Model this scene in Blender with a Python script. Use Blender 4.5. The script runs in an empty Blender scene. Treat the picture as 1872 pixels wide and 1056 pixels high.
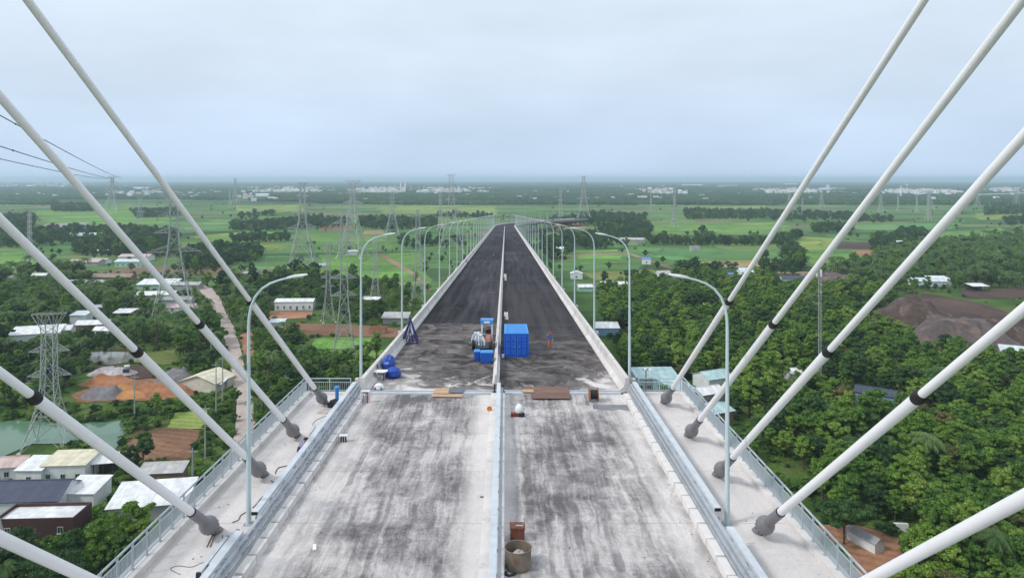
import bpy, bmesh, math, random
import numpy as np
from mathutils import Vector, Matrix
random.seed(7)
rnd = random.Random(11)
S = bpy.context.scene
COL = S.collection
R = math.radians

# ------------------------------------------------------------------ camera
F, CX, HY, HC = 1280.0, 924.0, 327.0, 68.0     # photo focal length (px), vanishing column, horizon row, eye height (m)
cam = bpy.data.cameras.new('camera')
cam.sensor_width = 36.0
cam.lens = F / 1872 * 36
cam.shift_x = (936 - CX) / 1872
cam.shift_y = -(528 - HY) / 1872
cam.clip_start = 0.1
cam.clip_end = 90000
camo = bpy.data.objects.new('camera', cam)
COL.objects.link(camo)
camo.location = (0, 0, HC)
camo.rotation_euler = (R(90), 0, 0)
S.camera = camo

# ------------------------------------------------------------------ sky, sun, exposure
TO_SUN = Vector((-0.95, -0.45, 1.0)).normalized()
w = bpy.data.worlds.new('World'); S.world = w; w.use_nodes = True
nt = w.node_tree; nt.nodes.clear()
def WN(t, **kw):
    n = nt.nodes.new(t)
    for k, v in kw.items(): setattr(n, k, v)
    return n
sky = WN('ShaderNodeTexSky', sky_type='NISHITA', sun_disc=False)
sky.sun_elevation = math.asin(TO_SUN.z)
sky.sun_rotation = math.atan2(TO_SUN.x, TO_SUN.y)
sky.air_density = 1.0; sky.dust_density = 2.0; sky.ozone_density = 1.5
tc = WN('ShaderNodeTexCoord')
sep = WN('ShaderNodeSeparateXYZ'); nt.links.new(tc.outputs['Generated'], sep.inputs[0])
# thin overcast: pale above, bluer towards the horizon, with faint soft cloud streaks
ramp = WN('ShaderNodeValToRGB')
els = ramp.color_ramp.elements
els[0].position = 0.0; els[0].color = (0.425, 0.540, 0.705, 1)
els[1].position = 1.0; els[1].color = (0.70, 0.77, 0.82, 1)
for p_, c_ in ((0.05, (0.425, 0.530, 0.675, 1)), (0.14, (0.485, 0.565, 0.665, 1)), (0.25, (0.545, 0.618, 0.695, 1))):
    e = els.new(p_); e.color = c_
nt.links.new(sep.outputs[2], ramp.inputs[0])
mp = WN('ShaderNodeMapping'); mp.inputs['Scale'].default_value = (1.6, 1.6, 5.5)
nt.links.new(tc.outputs['Generated'], mp.inputs[0])
nz = WN('ShaderNodeTexNoise'); nz.inputs['Scale'].default_value = 1.7; nz.inputs['Detail'].default_value = 5; nz.inputs['Roughness'].default_value = 0.52
nt.links.new(mp.outputs[0], nz.inputs['Vector'])
mr = WN('ShaderNodeMapRange'); mr.inputs[1].default_value = 0.3; mr.inputs[2].default_value = 0.72; mr.inputs[3].default_value = 0.91; mr.inputs[4].default_value = 1.09
nt.links.new(nz.outputs[0], mr.inputs[0])
mul = WN('ShaderNodeVectorMath', operation='SCALE'); nt.links.new(ramp.outputs[0], mul.inputs[0]); nt.links.new(mr.outputs[0], mul.inputs['Scale'])
mul2 = WN('ShaderNodeVectorMath', operation='SCALE'); nt.links.new(mul.outputs[0], mul2.inputs[0]); mul2.inputs['Scale'].default_value = 10.0
mix = WN('ShaderNodeMix', data_type='RGBA'); mix.inputs[0].default_value = 0.9
nt.links.new(sky.outputs[0], mix.inputs[6]); nt.links.new(mul2.outputs[0], mix.inputs[7])
bg = WN('ShaderNodeBackground'); bg.inputs[1].default_value = 0.1
nt.links.new(mix.outputs[2], bg.inputs[0])
wo = WN('ShaderNodeOutputWorld'); nt.links.new(bg.outputs[0], wo.inputs[0])

sun = bpy.data.lights.new('sun', 'SUN'); sun.energy = 1.5; sun.angle = R(10); sun.color = (1.0, 0.955, 0.89)
suno = bpy.data.objects.new('sun', sun); COL.objects.link(suno)
suno.rotation_euler = TO_SUN.to_track_quat('Z', 'Y').to_euler()
suno.location = (-60, -30, 140)
S.view_settings.view_transform = 'Standard'; S.view_settings.look = 'None'
S.view_settings.exposure = 0.55; S.view_settings.gamma = 1.0; S.view_settings.use_curve_mapping = False
S.render.engine = 'CYCLES'
S.cycles.max_bounces = 5; S.cycles.diffuse_bounces = 3; S.cycles.glossy_bounces = 2; S.cycles.transmission_bounces = 3
S.cycles.volume_bounces = 3; S.cycles.transparent_max_bounces = 6
S.cycles.use_denoising = True

# ------------------------------------------------------------------ helpers: positions
H0, S0 = 16.35, 15.0 / F         # eye above main deck plane, its fall per metre
H1, S1 = 14.31, 62.0 / F         # eye above approach plane, its fall per metre
YJ = 55.65                       # expansion joint
CB = -0.85                       # bridge axis
def G(x, y, z=0.0):              # photo pixel -> point on the ground
    d = F * (HC - z) / (y - HY)
    return Vector(((x - CX) / F * d, d, z))
def mz(Y): return HC - H0 - S0 * Y
def az(Y): return HC - H1 - S1 * Y
def dz(Y): return mz(Y) if Y < YJ else az(Y)
def D(x, y, up=0.0):             # photo pixel -> point on (or up above) the bridge deck
    Y = F * (H0 - up) / (y - HY - S0 * F)
    if Y > YJ: Y = F * (H1 - up) / (y - HY - S1 * F)
    return Vector(((x - CX) / F * Y, Y, dz(Y) + up))

# ------------------------------------------------------------------ helpers: materials
MATS = {}
def newmat(name):
    m = bpy.data.materials.new(name); m.use_nodes = True
    n = m.node_tree.nodes; b = n['Principled BSDF']
    return m, m.node_tree, b
class NB:                        # tiny node builder
    def __init__(s, t): s.t = t
    def n(s, typ, ins=None, **kw):
        x = s.t.nodes.new(typ)
        for k, v in kw.items(): setattr(x, k, v)
        for k, v in (ins or {}).items():
            if isinstance(v, bpy.types.NodeSocket): s.t.links.new(v, x.inputs[k])
            else: x.inputs[k].default_value = v
        return x
    def noise(s, vec, scale, detail=4, rough=.55, dist=0.0):
        return s.n('ShaderNodeTexNoise', {'Vector': vec, 'Scale': scale, 'Detail': detail, 'Roughness': rough, 'Distortion': dist}).outputs[0]
    def mapv(s, vec, scale=(1, 1, 1), rot=(0, 0, 0), loc=(0, 0, 0)):
        return s.n('ShaderNodeMapping', {'Vector': vec, 'Scale': scale, 'Rotation': rot, 'Location': loc}).outputs[0]
    def rng(s, v, a, b, c=0.0, d=1.0, smooth=False):
        return s.n('ShaderNodeMapRange', {0: v, 1: a, 2: b, 3: c, 4: d}, interpolation_type='SMOOTHSTEP' if smooth else 'LINEAR').outputs[0]
    def m(s, op, a, b=0.0, c=0.0):
        return s.n('ShaderNodeMath', {0: a, 1: b, 2: c}, operation=op).outputs[0]
    def mix(s, f, a, b, blend='MIX'):
        return s.n('ShaderNodeMix', {0: f, 6: a, 7: b}, data_type='RGBA', blend_type=blend).outputs[2]
    def ramp(s, v, stops, const=False):
        x = s.n('ShaderNodeValToRGB', {0: v}); r = x.color_ramp
        if const: r.interpolation = 'CONSTANT'
        while len(r.elements) < len(stops): r.elements.new(0.5)
        for e, (p, c) in zip(r.elements, stops): e.position = p; e.color = c4(c)
        return x.outputs[0]
    def bump(s, h, strength=.3, dist=.02):
        return s.n('ShaderNodeBump', {'Height': h, 'Strength': strength, 'Distance': dist}).outputs[0]
def c4(c): return (c[0], c[1], c[2], 1.0)
def mat(name, col, rough=.7, var=.25, scale=3.0, metal=0.0, bump=0.0, stain=None, spec=.4):
    """plain surface with grain: noise in value, a coarser dirt noise and some relief"""
    if name in MATS: return MATS[name]
    m, t, b = newmat(name); k = NB(t)
    co = k.n('ShaderNodeTexCoord').outputs['Object']
    n1 = k.noise(co, scale, 6, .6); n2 = k.noise(co, scale * .17, 3)
    f = k.m('MULTIPLY', k.rng(n1, .3, .7, 1 - var, 1 + var * .5), k.rng(n2, .3, .7, 1 - var * .7, 1 + var * .4))
    colr = k.n('ShaderNodeVectorMath', {0: col[:3], 'Scale': f}, operation='SCALE').outputs[0]
    if stain:
        n3 = k.noise(co, scale * .6, 8, .65, .6)
        colr = k.mix(k.rng(n3, .52, .66), colr, c4(stain))
    t.links.new(colr, b.inputs['Base Color'])
    b.inputs['Roughness'].default_value = rough; b.inputs['Metallic'].default_value = metal
    b.inputs['Specular IOR Level'].default_value = spec
    if bump: t.links.new(k.bump(n1, bump, .03), b.inputs['Normal'])
    MATS[name] = m
    return m
def roofmat(name, col, rust=None, pitch=1.2):
    """ribbed metal / tile sheet"""
    if name in MATS: return MATS[name]
    m, t, b = newmat(name); k = NB(t)
    co = k.n('ShaderNodeTexCoord').outputs['Object']
    n1 = k.noise(co, .5, 6, .6); n2 = k.noise(k.mapv(co, (1.2, .12, .12)), 1.0, 3)
    f = k.m('MULTIPLY', k.rng(n1, .3, .7, .75, 1.1), k.rng(n2, .3, .7, .8, 1.1))
    c = k.n('ShaderNodeVectorMath', {0: col[:3], 'Scale': f}, operation='SCALE').outputs[0]
    if rust: c = k.mix(k.rng(k.noise(co, .35, 8, .7, .5), .5, .68), c, c4(rust))
    t.links.new(c, b.inputs['Base Color'])
    b.inputs['Roughness'].default_value = .55
    wv = k.n('ShaderNodeTexWave', {'Vector': co, 'Scale': pitch, 'Distortion': 0.0}, bands_direction='X').outputs[1]
    t.links.new(k.bump(wv, .5, .06), b.inputs['Normal'])
    MATS[name] = m
    return m

# ------------------------------------------------------------------ helpers: meshes and objects
class MB:
    def __init__(s): s.v = []; s.f = []; s.mi = []
    def add(s, vs, fs, mi=0):
        o = len(s.v); s.v += [tuple(p) for p in vs]; s.f += [tuple(i + o for i in q) for q in fs]; s.mi += [mi] * len(fs)
        return s
    def box(s, c, d, rz=0.0, mi=0, taper=1.0):
        cx, cy, cz = c; x, y, z = d[0] / 2, d[1] / 2, d[2] / 2
        ca, sa = math.cos(rz), math.sin(rz); vs = []
        for k, (i, j) in enumerate(((-1, -1), (1, -1), (1, 1), (-1, 1)) * 2):
            q = taper if k >= 4 else 1.0
            px, py = i * x * q, j * y * q
            vs.append((cx + px * ca - py * sa, cy + px * sa + py * ca, cz + (z if k >= 4 else -z)))
        return s.add(vs, [(3, 2, 1, 0), (4, 5, 6, 7), (0, 1, 5, 4), (1, 2, 6, 5), (2, 3, 7, 6), (3, 0, 4, 7)], mi)
    def beam(s, p, q, wd, ht=None, mi=0):
        p, q = Vector(p), Vector(q); ht = ht or wd
        a = (q - p); 
        if a.length < 1e-6: return s
        a.normalize(); up = Vector((0, 0, 1)) if abs(a.z) < .95 else Vector((0, 1, 0))
        r = a.cross(up).normalized(); u = r.cross(a).normalized()
        vs = [e + r * i * wd / 2 + u * j * ht / 2 for e in (p, q) for i, j in ((-1, -1), (1, -1), (1, 1), (-1, 1))]
        return s.add(vs, [(0, 1, 2, 3), (7, 6, 5, 4), (0, 4, 5, 1), (1, 5, 6, 2), (2, 6, 7, 3), (3, 7, 4, 0)], mi)
    def tube(s, pts, rad, n=8, cap=True, mi=0):
        pts = [Vector(p) for p in pts]
        if not hasattr(rad, '__len__'): rad = [rad] * len(pts)
        vs = []; prev = None
        for i, p in enumerate(pts):
            a = (pts[min(i + 1, len(pts) - 1)] - pts[max(i - 1, 0)])
            a = a.normalized() if a.length > 1e-9 else Vector((0, 0, 1))
            if prev is None:
                up = Vector((0, 0, 1)) if abs(a.z) < .9 else Vector((1, 0, 0))
                r = a.cross(up).normalized()
            else:
                r = (prev - a * prev.dot(a)).normalized()
            prev = r; u = a.cross(r)
            vs += [p + (r * math.cos(2 * math.pi * k / n) + u * math.sin(2 * math.pi * k / n)) * rad[i] for k in range(n)]
        fs = []
        for i in range(len(pts) - 1):
            for k in range(n):
                k2 = (k + 1) % n
                fs.append((i * n + k, i * n + k2, (i + 1) * n + k2, (i + 1) * n + k))
        if cap:
            fs.append(tuple(range(n - 1, -1, -1))); o = (len(pts) - 1) * n; fs.append(tuple(o + k for k in range(n)))
        return s.add(vs, fs, mi)
    def prism(s, poly, z0, z1, mi=0):      # poly: (x,y) counter-clockwise
        n = len(poly)
        vs = [(x, y, z0) for x, y in poly] + [(x, y, z1) for x, y in poly]
        fs = [tuple(range(n - 1, -1, -1)), tuple(range(n, 2 * n))] + [(i, (i + 1) % n, n + (i + 1) % n, n + i) for i in range(n)]
        return s.add(vs, fs, mi)
    def ell(s, c, r, nu=10, nv=6, jit=0.0, rg=None, mi=0, zmin=-1.0):
        vs, fs = [], []
        for j in range(nv + 1):
            th = math.pi * j / nv
            for i in range(nu):
                ph = 2 * math.pi * i / nu
                q = 1 + (rg.uniform(-jit, jit) if rg else 0)
                zz = max(math.cos(th) * q, zmin)
                vs.append((c[0] + r[0] * math.sin(th) * math.cos(ph) * q, c[1] + r[1] * math.sin(th) * math.sin(ph) * q, c[2] + r[2] * zz))
        for j in range(nv):
            for i in range(nu):
                i2 = (i + 1) % nu
                fs.append((j * nu + i, (j + 1) * nu + i, (j + 1) * nu + i2, j * nu + i2))
        return s.add(vs, fs, mi)
    def mesh(s, name, mats, smooth=False):
        me = bpy.data.meshes.new(name); me.from_pydata(s.v, [], s.f)
        for m in (mats if isinstance(mats, (list, tuple)) else [mats]): me.materials.append(m)
        if any(s.mi): me.polygons.foreach_set('material_index', s.mi)
        if smooth: me.polygons.foreach_set('use_smooth', [True] * len(me.polygons))
        me.validate(); me.update()
        return me
    def build(s, name, mats, parent=None, smooth=False, loc=None):
        return obj(name, s.mesh(name, mats, smooth), parent, loc)
def obj(name, me, parent=None, loc=None, rz=0.0, sc=None):
    o = bpy.data.objects.new(name, me); COL.objects.link(o)
    if loc is not None: o.location = loc
    if rz: o.rotation_euler.z = rz
    if sc is not None: o.scale = sc if hasattr(sc, '__len__') else (sc, sc, sc)
    if parent: o.parent = parent
    return o
def tag(o, label=None, cat=None, group=None, kind=None):
    if label: o['label'] = label
    if cat: o['category'] = cat
    if group: o['group'] = group
    if kind: o['kind'] = kind
    return o
def thing(name, label, cat, loc=(0, 0, 0), rz=0.0, group=None, sc=None):
    o = obj(name, None, None, loc, rz, sc); o.empty_display_size = .3
    return tag(o, label, cat, group)
def copy_tree(o, parent=None):
    c = o.copy(); COL.objects.link(c); c.parent = parent
    for ch in o.children: copy_tree(ch, c)
    return c
def smooth_edges(o, ang=40):
    me = o.data; me.polygons.foreach_set('use_smooth', [True] * len(me.polygons))
    me.set_sharp_from_angle(angle=R(ang)); return o
# ------------------------------------------------------------------ ground
def ground_material():
    m, t, b = newmat('ground'); k = NB(t)
    co = k.n('ShaderNodeTexCoord').outputs['Object']
    sx = k.n('ShaderNodeSeparateXYZ', {0: co}); X, Y = sx.outputs[0], sx.outputs[1]
    n_f = k.noise(co, .9, 8, .65); n_m = k.noise(co, .045, 6, .6, .4); n_c = k.noise(co, .004, 4, .6)
    scrub = k.ramp(n_m, [(.28, (.030, .058, .014)), (.45, (.055, .105, .022)), (.58, (.085, .135, .032)), (.68, (.13, .105, .055)), (.78, (.19, .125, .075))])
    scrub = k.n('ShaderNodeVectorMath', {0: scrub, 'Scale': k.rng(n_f, .3, .7, .6, 1.35)}, operation='SCALE').outputs[0]
    # cultivated land: long narrow plots
    cv = k.mapv(co, (1 / 120, 1 / 52, 1), (0, 0, R(9)))
    vo = k.n('ShaderNodeTexVoronoi', {'Vector': cv, 'Scale': 1.0, 'Randomness': .85}, voronoi_dimensions='2D', distance='CHEBYCHEV')
    plot = k.ramp(k.n('ShaderNodeSeparateColor', {0: vo.outputs['Color']}).outputs[0],
        [(0, (.062, .13, .038)), (.18, (.088, .175, .052)), (.36, (.12, .21, .06)), (.5, (.06, .11, .042)), (.6, (.15, .205, .072)), (.74, (.095, .185, .06)), (.88, (.18, .14, .088)), (.95, (.045, .085, .032))], True)
    strip = k.noise(k.mapv(co, (.02, .13, 1), (0, 0, R(9))), 1.0, 5, .6)
    plot = k.n('ShaderNodeVectorMath', {0: plot, 'Scale': k.m('MULTIPLY', k.rng(strip, .3, .7, .7, 1.25), k.rng(n_m, .3, .7, .8, 1.2))}, operation='SCALE').outputs[0]
    wood = k.mix(k.rng(k.noise(co, .0016, 5, .6), .48, .6), (.026, .05, .02, 1), (.07, .14, .045, 1))
    yw = k.m('ADD', Y, k.rng(n_c, .2, .8, -220, 220))
    yw = k.m('ADD', yw, k.m('MULTIPLY', k.m('ABSOLUTE', X), -.1))
    f1 = k.rng(yw, 380, 470); f2 = k.rng(yw, 1700, 1900)
    c = k.mix(f2, k.mix(f1, scrub, plot), wood)
    t.links.new(c, b.inputs['Base Color']); b.inputs['Roughness'].default_value = .95; b.inputs['Specular IOR Level'].default_value = .1
    t.links.new(k.bump(n_f, .6, .15), b.inputs['Normal'])
    return m
mb = MB(); mb.add([(-36000, -3000, 0), (36000, -3000, 0), (36000, 42000, 0), (-36000, 42000, 0)], [(0, 1, 2, 3)])
tag(mb.build('ground', ground_material()), 'flat green farmland reaching to the horizon', None, None, 'structure')

AVOID = []; AVOID_T = []         # ground polygons that stay free of trees; free of tall trees only
def in_poly(x, y, P):
    c = False; n = len(P); j = n - 1
    for i in range(n):
        xi, yi = P[i]; xj, yj = P[j]
        if (yi > y) != (yj > y) and x < (xj - xi) * (y - yi) / (yj - yi) + xi: c = not c
        j = i
    return c
ZS = [0.05]
def sheet(name, px, material, avoid=True, jit=.02, label=None, z=None):
    """a ground surface traced on the flat land, with a slightly ragged outline"""
    P = [G(*p) for p in px]; out = []; n = len(P)
    for i in range(n):
        a, b2 = P[i], P[(i + 1) % n]; L = (b2 - a).length; k = max(1, min(12, int(L / max(3.0, L / 12))))
        for q in range(k):
            p = a.lerp(b2, q / k); nr = Vector((-(b2 - a).y, (b2 - a).x, 0)).normalized()
            out.append(p + nr * rnd.uniform(-1, 1) * L * jit)
    if z is None: z = ZS[0]; ZS[0] += .004
    bm = bmesh.new(); vs = [bm.verts.new((p.x, p.y, z)) for p in out]
    f = bm.faces.new(vs); f.normal_update()
    if f.normal.z < 0: f.normal_flip()
    bmesh.ops.triangulate(bm, faces=[f]); me = bpy.data.meshes.new(name); bm.to_mesh(me); bm.free()
    me.materials.append(material); o = obj(name, me); tag(o, label, None, None, 'structure')
    if avoid: AVOID.append([(p.x, p.y) for p in P])
    return o
def crop(name, a, b_, ang=8, w=6.0, soil=None):
    if name in MATS: return MATS[name]
    m, t, b = newmat(name); k = NB(t); co = k.n('ShaderNodeTexCoord').outputs['Object']
    n1 = k.noise(co, .8, 7, .65); n2 = k.noise(k.mapv(co, (.5 / w, .04, 1), (0, 0, R(ang + 90))), 1.0, 5, .6); n3 = k.noise(co, .02, 4)
    c = k.mix(k.rng(n2, .35, .65), c4(a), c4(b_)); 
    if soil: c = k.mix(k.rng(n3, .55, .66), c, c4(soil))
    pv = k.mapv(co, (1 / 70, 1 / 30, 1), (0, 0, R(ang)), (a[0] * 91, 0, 0))
    vo = k.n('ShaderNodeTexVoronoi', {'Vector': pv, 'Scale': 1.0, 'Randomness': .7}, voronoi_dimensions='2D', distance='CHEBYCHEV').outputs['Color']; sc_ = k.n('ShaderNodeSeparateColor', {0: vo})
    ed = k.n('ShaderNodeTexVoronoi', {'Vector': pv, 'Scale': 1.0, 'Randomness': .7}, voronoi_dimensions='2D', feature='DISTANCE_TO_EDGE').outputs['Distance']
    if a[1] > a[0] * 1.2:
        c = k.mix(k.rng(sc_.outputs[1], .55, 1, 0, .55), c, (.24, .26, .09, 1)); c = k.mix(k.rng(sc_.outputs[2], .6, 1, 0, .6), c, (.055, .13, .04, 1))
        c = k.mix(k.rng(ed, .008, .03, .6, 0), c, (.05, .08, .03, 1))
    fur = k.n('ShaderNodeTexWave', {'Vector': k.mapv(co, (1, 1, 1), (0, 0, R(ang))), 'Scale': .12, 'Distortion': 1.5, 'Detail': 2}, bands_direction='Y').outputs[1]
    c = k.n('ShaderNodeVectorMath', {0: c, 'Scale': k.m('MULTIPLY', k.rng(sc_.outputs[0], 0, 1, .8, 1.2), k.rng(fur, 0, 1, .88, 1.1))}, operation='SCALE').outputs[0]
    c = k.n('ShaderNodeVectorMath', {0: c, 'Scale': k.m('MULTIPLY', k.rng(n1, .3, .7, .75, 1.25), k.rng(n3, .3, .7, .85, 1.15))}, operation='SCALE').outputs[0]
    t.links.new(c, b.inputs['Base Color']); b.inputs['Roughness'].default_value = .95; b.inputs['Specular IOR Level'].default_value = .1
    t.links.new(k.bump(n1, .5, .12), b.inputs['Normal']); MATS[name] = m
    return m
rice = crop('rice green', (.10, .225, .048), (.16, .29, .066)); emer = crop('emerald crop', (.08, .205, .07), (.115, .255, .085), 4)
lime = crop('yellow green crop', (.18, .27, .06), (.24, .28, .085), 12); olive = crop('olive grass', (.13, .17, .045), (.18, .19, .06), 20, soil=(.2, .16, .08))
tan = crop('tan stubble', (.33, .25, .13), (.27, .20, .11), 6); brown = crop('bare brown soil', (.17, .095, .06), (.22, .125, .08), 15, 5)
dark = crop('dark tilled soil', (.075, .05, .045), (.10, .066, .055), 8, 4); clay = crop('red clay', (.26, .125, .075), (.33, .18, .11), 30, 5)
fallow = crop('wet fallow', (.30, .27, .29), (.24, .21, .22), 8, 9); maize = crop('maize rows', (.075, .19, .035), (.17, .30, .07), 5, 2.2)
for px_, m_ in [
    ([(65, 386), (230, 378), (330, 394), (300, 411), (85, 408)], rice), ([(250, 412), (350, 401), (430, 399), (430, 416), (270, 424)], emer),
    ([(345, 432), (480, 421), (540, 430), (420, 449)], rice), ([(402, 466), (540, 468), (530, 491), (418, 493)], emer),
    ([(560, 428), (700, 432), (722, 455), (590, 460)], rice), ([(585, 466), (765, 462), (785, 518), (700, 522), (590, 508)], rice),
    ([(690, 376), (905, 375), (905, 391), (700, 391)], lime), ([(0, 462), (68, 460), (70, 482), (0, 488)], rice), ([(22, 484), (128, 479), (132, 498), (25, 501)], lime),
    ([(588, 413), (650, 413), (640, 421), (582, 421)], brown), ([(665, 422), (702, 420), (702, 428), (663, 429)], tan), ([(84, 409), (160, 406), (156, 416), (82, 418)], fallow),
    ([(400, 446), (500, 440), (520, 456), (430, 460)], lime), ([(470, 395), (600, 398), (590, 408), (480, 410)], rice), ([(430, 376), (560, 374), (555, 386), (440, 389)], lime),
    ([(1182, 409), (1440, 405), (1440, 428), (1262, 430), (1190, 428)], rice), ([(1195, 447), (1450, 446), (1432, 473), (1240, 477), (1150, 462)], emer),
    ([(1050, 459), (1128, 456), (1142, 479), (1062, 483)], rice), ([(1188, 431), (1252, 431), (1247, 443), (1185, 442)], brown), ([(1248, 479), (1430, 475), (1440, 486), (1262, 491)], tan),
    ([(1452, 432), (1528, 436), (1520, 456), (1470, 460)], lime), ([(1470, 462), (1572, 464), (1612, 478), (1500, 495)], rice), ([(1530, 442), (1626, 444), (1626, 456), (1532, 455)], dark),
    ([(1555, 458), (1628, 458), (1615, 473), (1577, 468)], clay), ([(1560, 409), (1760, 408), (1740, 420), (1560, 421)], emer), ([(1700, 426), (1830, 416), (1860, 430), (1720, 440)], rice),
    ([(1780, 390), (1880, 385), (1880, 399), (1790, 402)], lime), ([(1060, 498), (1190, 493), (1255, 499), (1190, 511), (1090, 513)], olive), ([(1255, 378), (1400, 376), (1390, 383), (1260, 386)], lime),
    ([(1010, 408), (1062, 406), (1072, 418), (1012, 420)], tan), ([(1090, 442), (1170, 441), (1165, 452), (1100, 453)], emer),
    ([(235, 802), (300, 783), (366, 786), (350, 840), (300, 851), (225, 846)], brown), ([(130, 722), (190, 700), (300, 690), (330, 715), (300, 731), (140, 736)], clay),
    ([(165, 670), (280, 667), (300, 689), (190, 699)], dark), ([(515, 590), (640, 594), (742, 602), (740, 618), (640, 615), (515, 614)], brown),
    ([(488, 569), (572, 569), (568, 581), (492, 585)], clay), ([(560, 640), (702, 640), (690, 656), (556, 656)], rice), ([(440, 612), (462, 602), (466, 648), (448, 660)], clay),
    ([(575, 617), (682, 617), (672, 638), (568, 639)], maize), ([(1495, 962), (1560, 958), (1645, 985), (1655, 1040), (1600, 1110), (1555, 1085)], clay),
    ([(1612, 572), (1690, 536), (1800, 556), (1900, 596), (1900, 690), (1800, 660), (1715, 618)], dark), ([(1752, 530), (1900, 526), (1900, 545), (1770, 546)], dark),
    ([(160, 655), (320, 640), (330, 664), (300, 668)], olive), ([(320, 755), (380, 748), (372, 785), (305, 783)], lime),
]:
    sheet('field', px_, m_)
def water_mat(name, col):
    m, t, b = newmat(name); k = NB(t); co = k.n('ShaderNodeTexCoord').outputs['Object']
    n = k.noise(k.mapv(co, (.6, 1.2, 1)), 1.3, 4)
    c = k.mix(k.rng(k.noise(co, .03, 3), .3, .7), c4(col), c4([v * .8 for v in col])); t.links.new(c, b.inputs['Base Color'])
    b.inputs['Roughness'].default_value = .12; b.inputs['IOR'].default_value = 1.33
    t.links.new(k.bump(n, .08, .02), b.inputs['Normal']); return m
sheet('pond', [(-90, 768), (75, 771), (140, 775), (226, 769), (236, 788), (212, 820), (180, 836), (150, 812), (60, 812), (0, 838), (-90, 850)], water_mat('pond water', (.105, .20, .13)), label='murky green fish pond behind the white house', jit=.015)
sheet('pond', [(158, 645), (185, 643), (255, 645), (250, 660), (200, 668), (160, 662)], water_mat('pale water', (.22, .22, .20)), label='small pale pond among trees beyond the sand heaps')
sheet('pond', [(560, 484), (600, 480), (596, 486), (566, 490)], water_mat('field water', (.2, .25, .24)))
# concrete lane on the left
road_m = mat('lane concrete', (.47, .385, .35), .9, .2, .5, bump=.2, stain=(.36, .30, .27))
sheet('road', [(340, 519), (352, 523), (368, 535), (388, 560), (405, 600), (415, 640), (425, 690), (433, 740), (430, 790), (417, 840), (395, 890), (340, 980), (400, 980), (432, 890), (456, 840), (468, 790), (463, 740), (452, 690), (440, 640), (428, 600), (412, 570), (402, 545), (388, 528), (360, 518)], road_m, jit=.006, label='pale concrete lane winding past the houses', z=.30)
sheet('path', [(1000, 468), (1150, 462), (1195, 478), (1250, 495), (1244, 497), (1190, 481), (1148, 465), (1004, 471)], crop('farm track', (.22, .16, .10), (.26, .19, .12)), jit=.004, z=.26)
sheet('path', [(700, 464), (760, 500), (790, 530), (786, 533), (752, 503), (690, 466)], MATS['farm track'], jit=.004, z=.265)
sheet('path', [(1420, 497), (1500, 497), (1560, 505), (1558, 509), (1500, 501), (1420, 501)], MATS['tan stubble'], jit=.004, z=.27)

# far low hills on the horizon
hm = mat('hill woods', (.035, .06, .03), .95, .3, .01)
for i, (x0, x1, yy, hh) in enumerate([(-300, 420, 24000, 70), (1040, 1300, 26000, 75), (1500, 2050, 23000, 95), (480, 760, 27000, 70)]):
    mb = MB(); n = 40; xs = [(x0 + (x1 - x0) * k / n - CX) / F * yy for k in range(n + 1)]
    rr = random.Random(i); ph = [rr.uniform(0, 6) for _ in range(4)]
    hs = [max(1.0, hh * math.sin(math.pi * k / n) ** .7 * (.72 + .12 * math.sin(k * .5 + ph[0]) + .1 * math.sin(k * 1.1 + ph[1]) + .06 * math.sin(k * 2.3 + ph[2]))) for k in range(n + 1)]
    vs = [(x, yy, -1) for x in xs] + [(x, yy + 900, h) for x, h in zip(xs, hs)] + [(x, yy + 2600, -1) for x in xs]
    mb.add(vs, [(r_ * (n + 1) + k, r_ * (n + 1) + k + 1, (r_ + 1) * (n + 1) + k + 1, (r_ + 1) * (n + 1) + k) for r_ in range(2) for k in range(n)])
    tag(mb.build('hills', hm, smooth=True), kind='structure')

# ------------------------------------------------------------------ bridge
def st_path(s):                  # station -> (x, y, z, heading); heading 0 = +Y, positive turns right
    if s <= YJ: return (CB, s, mz(s), 0.0)
    z = az(min(s, 700.0))
    if s > 700:
        q = min(s, 940.0) - 700; z += -S1 * q + S1 * .55 * q * q / (2 * 240)
        if s > 940: z += -(S1 * .45) * (s - 940)
    z = max(z, .6)
    if s <= 740: return (CB, s, z, 0.0)
    Rr = 430.0; a = min((s - 740) / Rr, 1.15)
    x = CB + Rr * (1 - math.cos(a)); y = 740 + Rr * math.sin(a); ex = (s - 740) - a * Rr
    return (x + ex * math.sin(a), y + ex * math.cos(a), z, a)
def at(s, u, h=0.0):
    x, y, z, a = st_path(s); return Vector((x + u * math.cos(a), y - u * math.sin(a), z + h))
def sweep(name, prof, stations, m, parent, closed=True, smooth=False, mi=None):
    mb = MB(); n = len(prof); vs = [at(s, u, h) for s in stations for u, h in prof]; fs = []
    for i in range(len(stations) - 1):
        for k in range(n if closed else n - 1):
            k2 = (k + 1) % n; fs.append((i * n + k, i * n + k2, (i + 1) * n + k2, (i + 1) * n + k))
    if closed: fs += [tuple(range(n)), tuple((len(stations) - 1) * n + k for k in range(n - 1, -1, -1))]
    mb.add(vs, fs); o = mb.build(name, m, parent, smooth)
    bm = bmesh.new(); bm.from_mesh(o.data); bmesh.ops.recalc_face_normals(bm, faces=bm.faces); bm.to_mesh(o.data); bm.free()
    return o
def rect(u0, u1, h0, h1): return [(u0, h0), (u1, h0), (u1, h1), (u0, h1)]
def fr(a, b, d):
    n = max(1, round((b - a) / d)); return [a + (b - a) * i / n for i in range(n + 1)]

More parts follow.
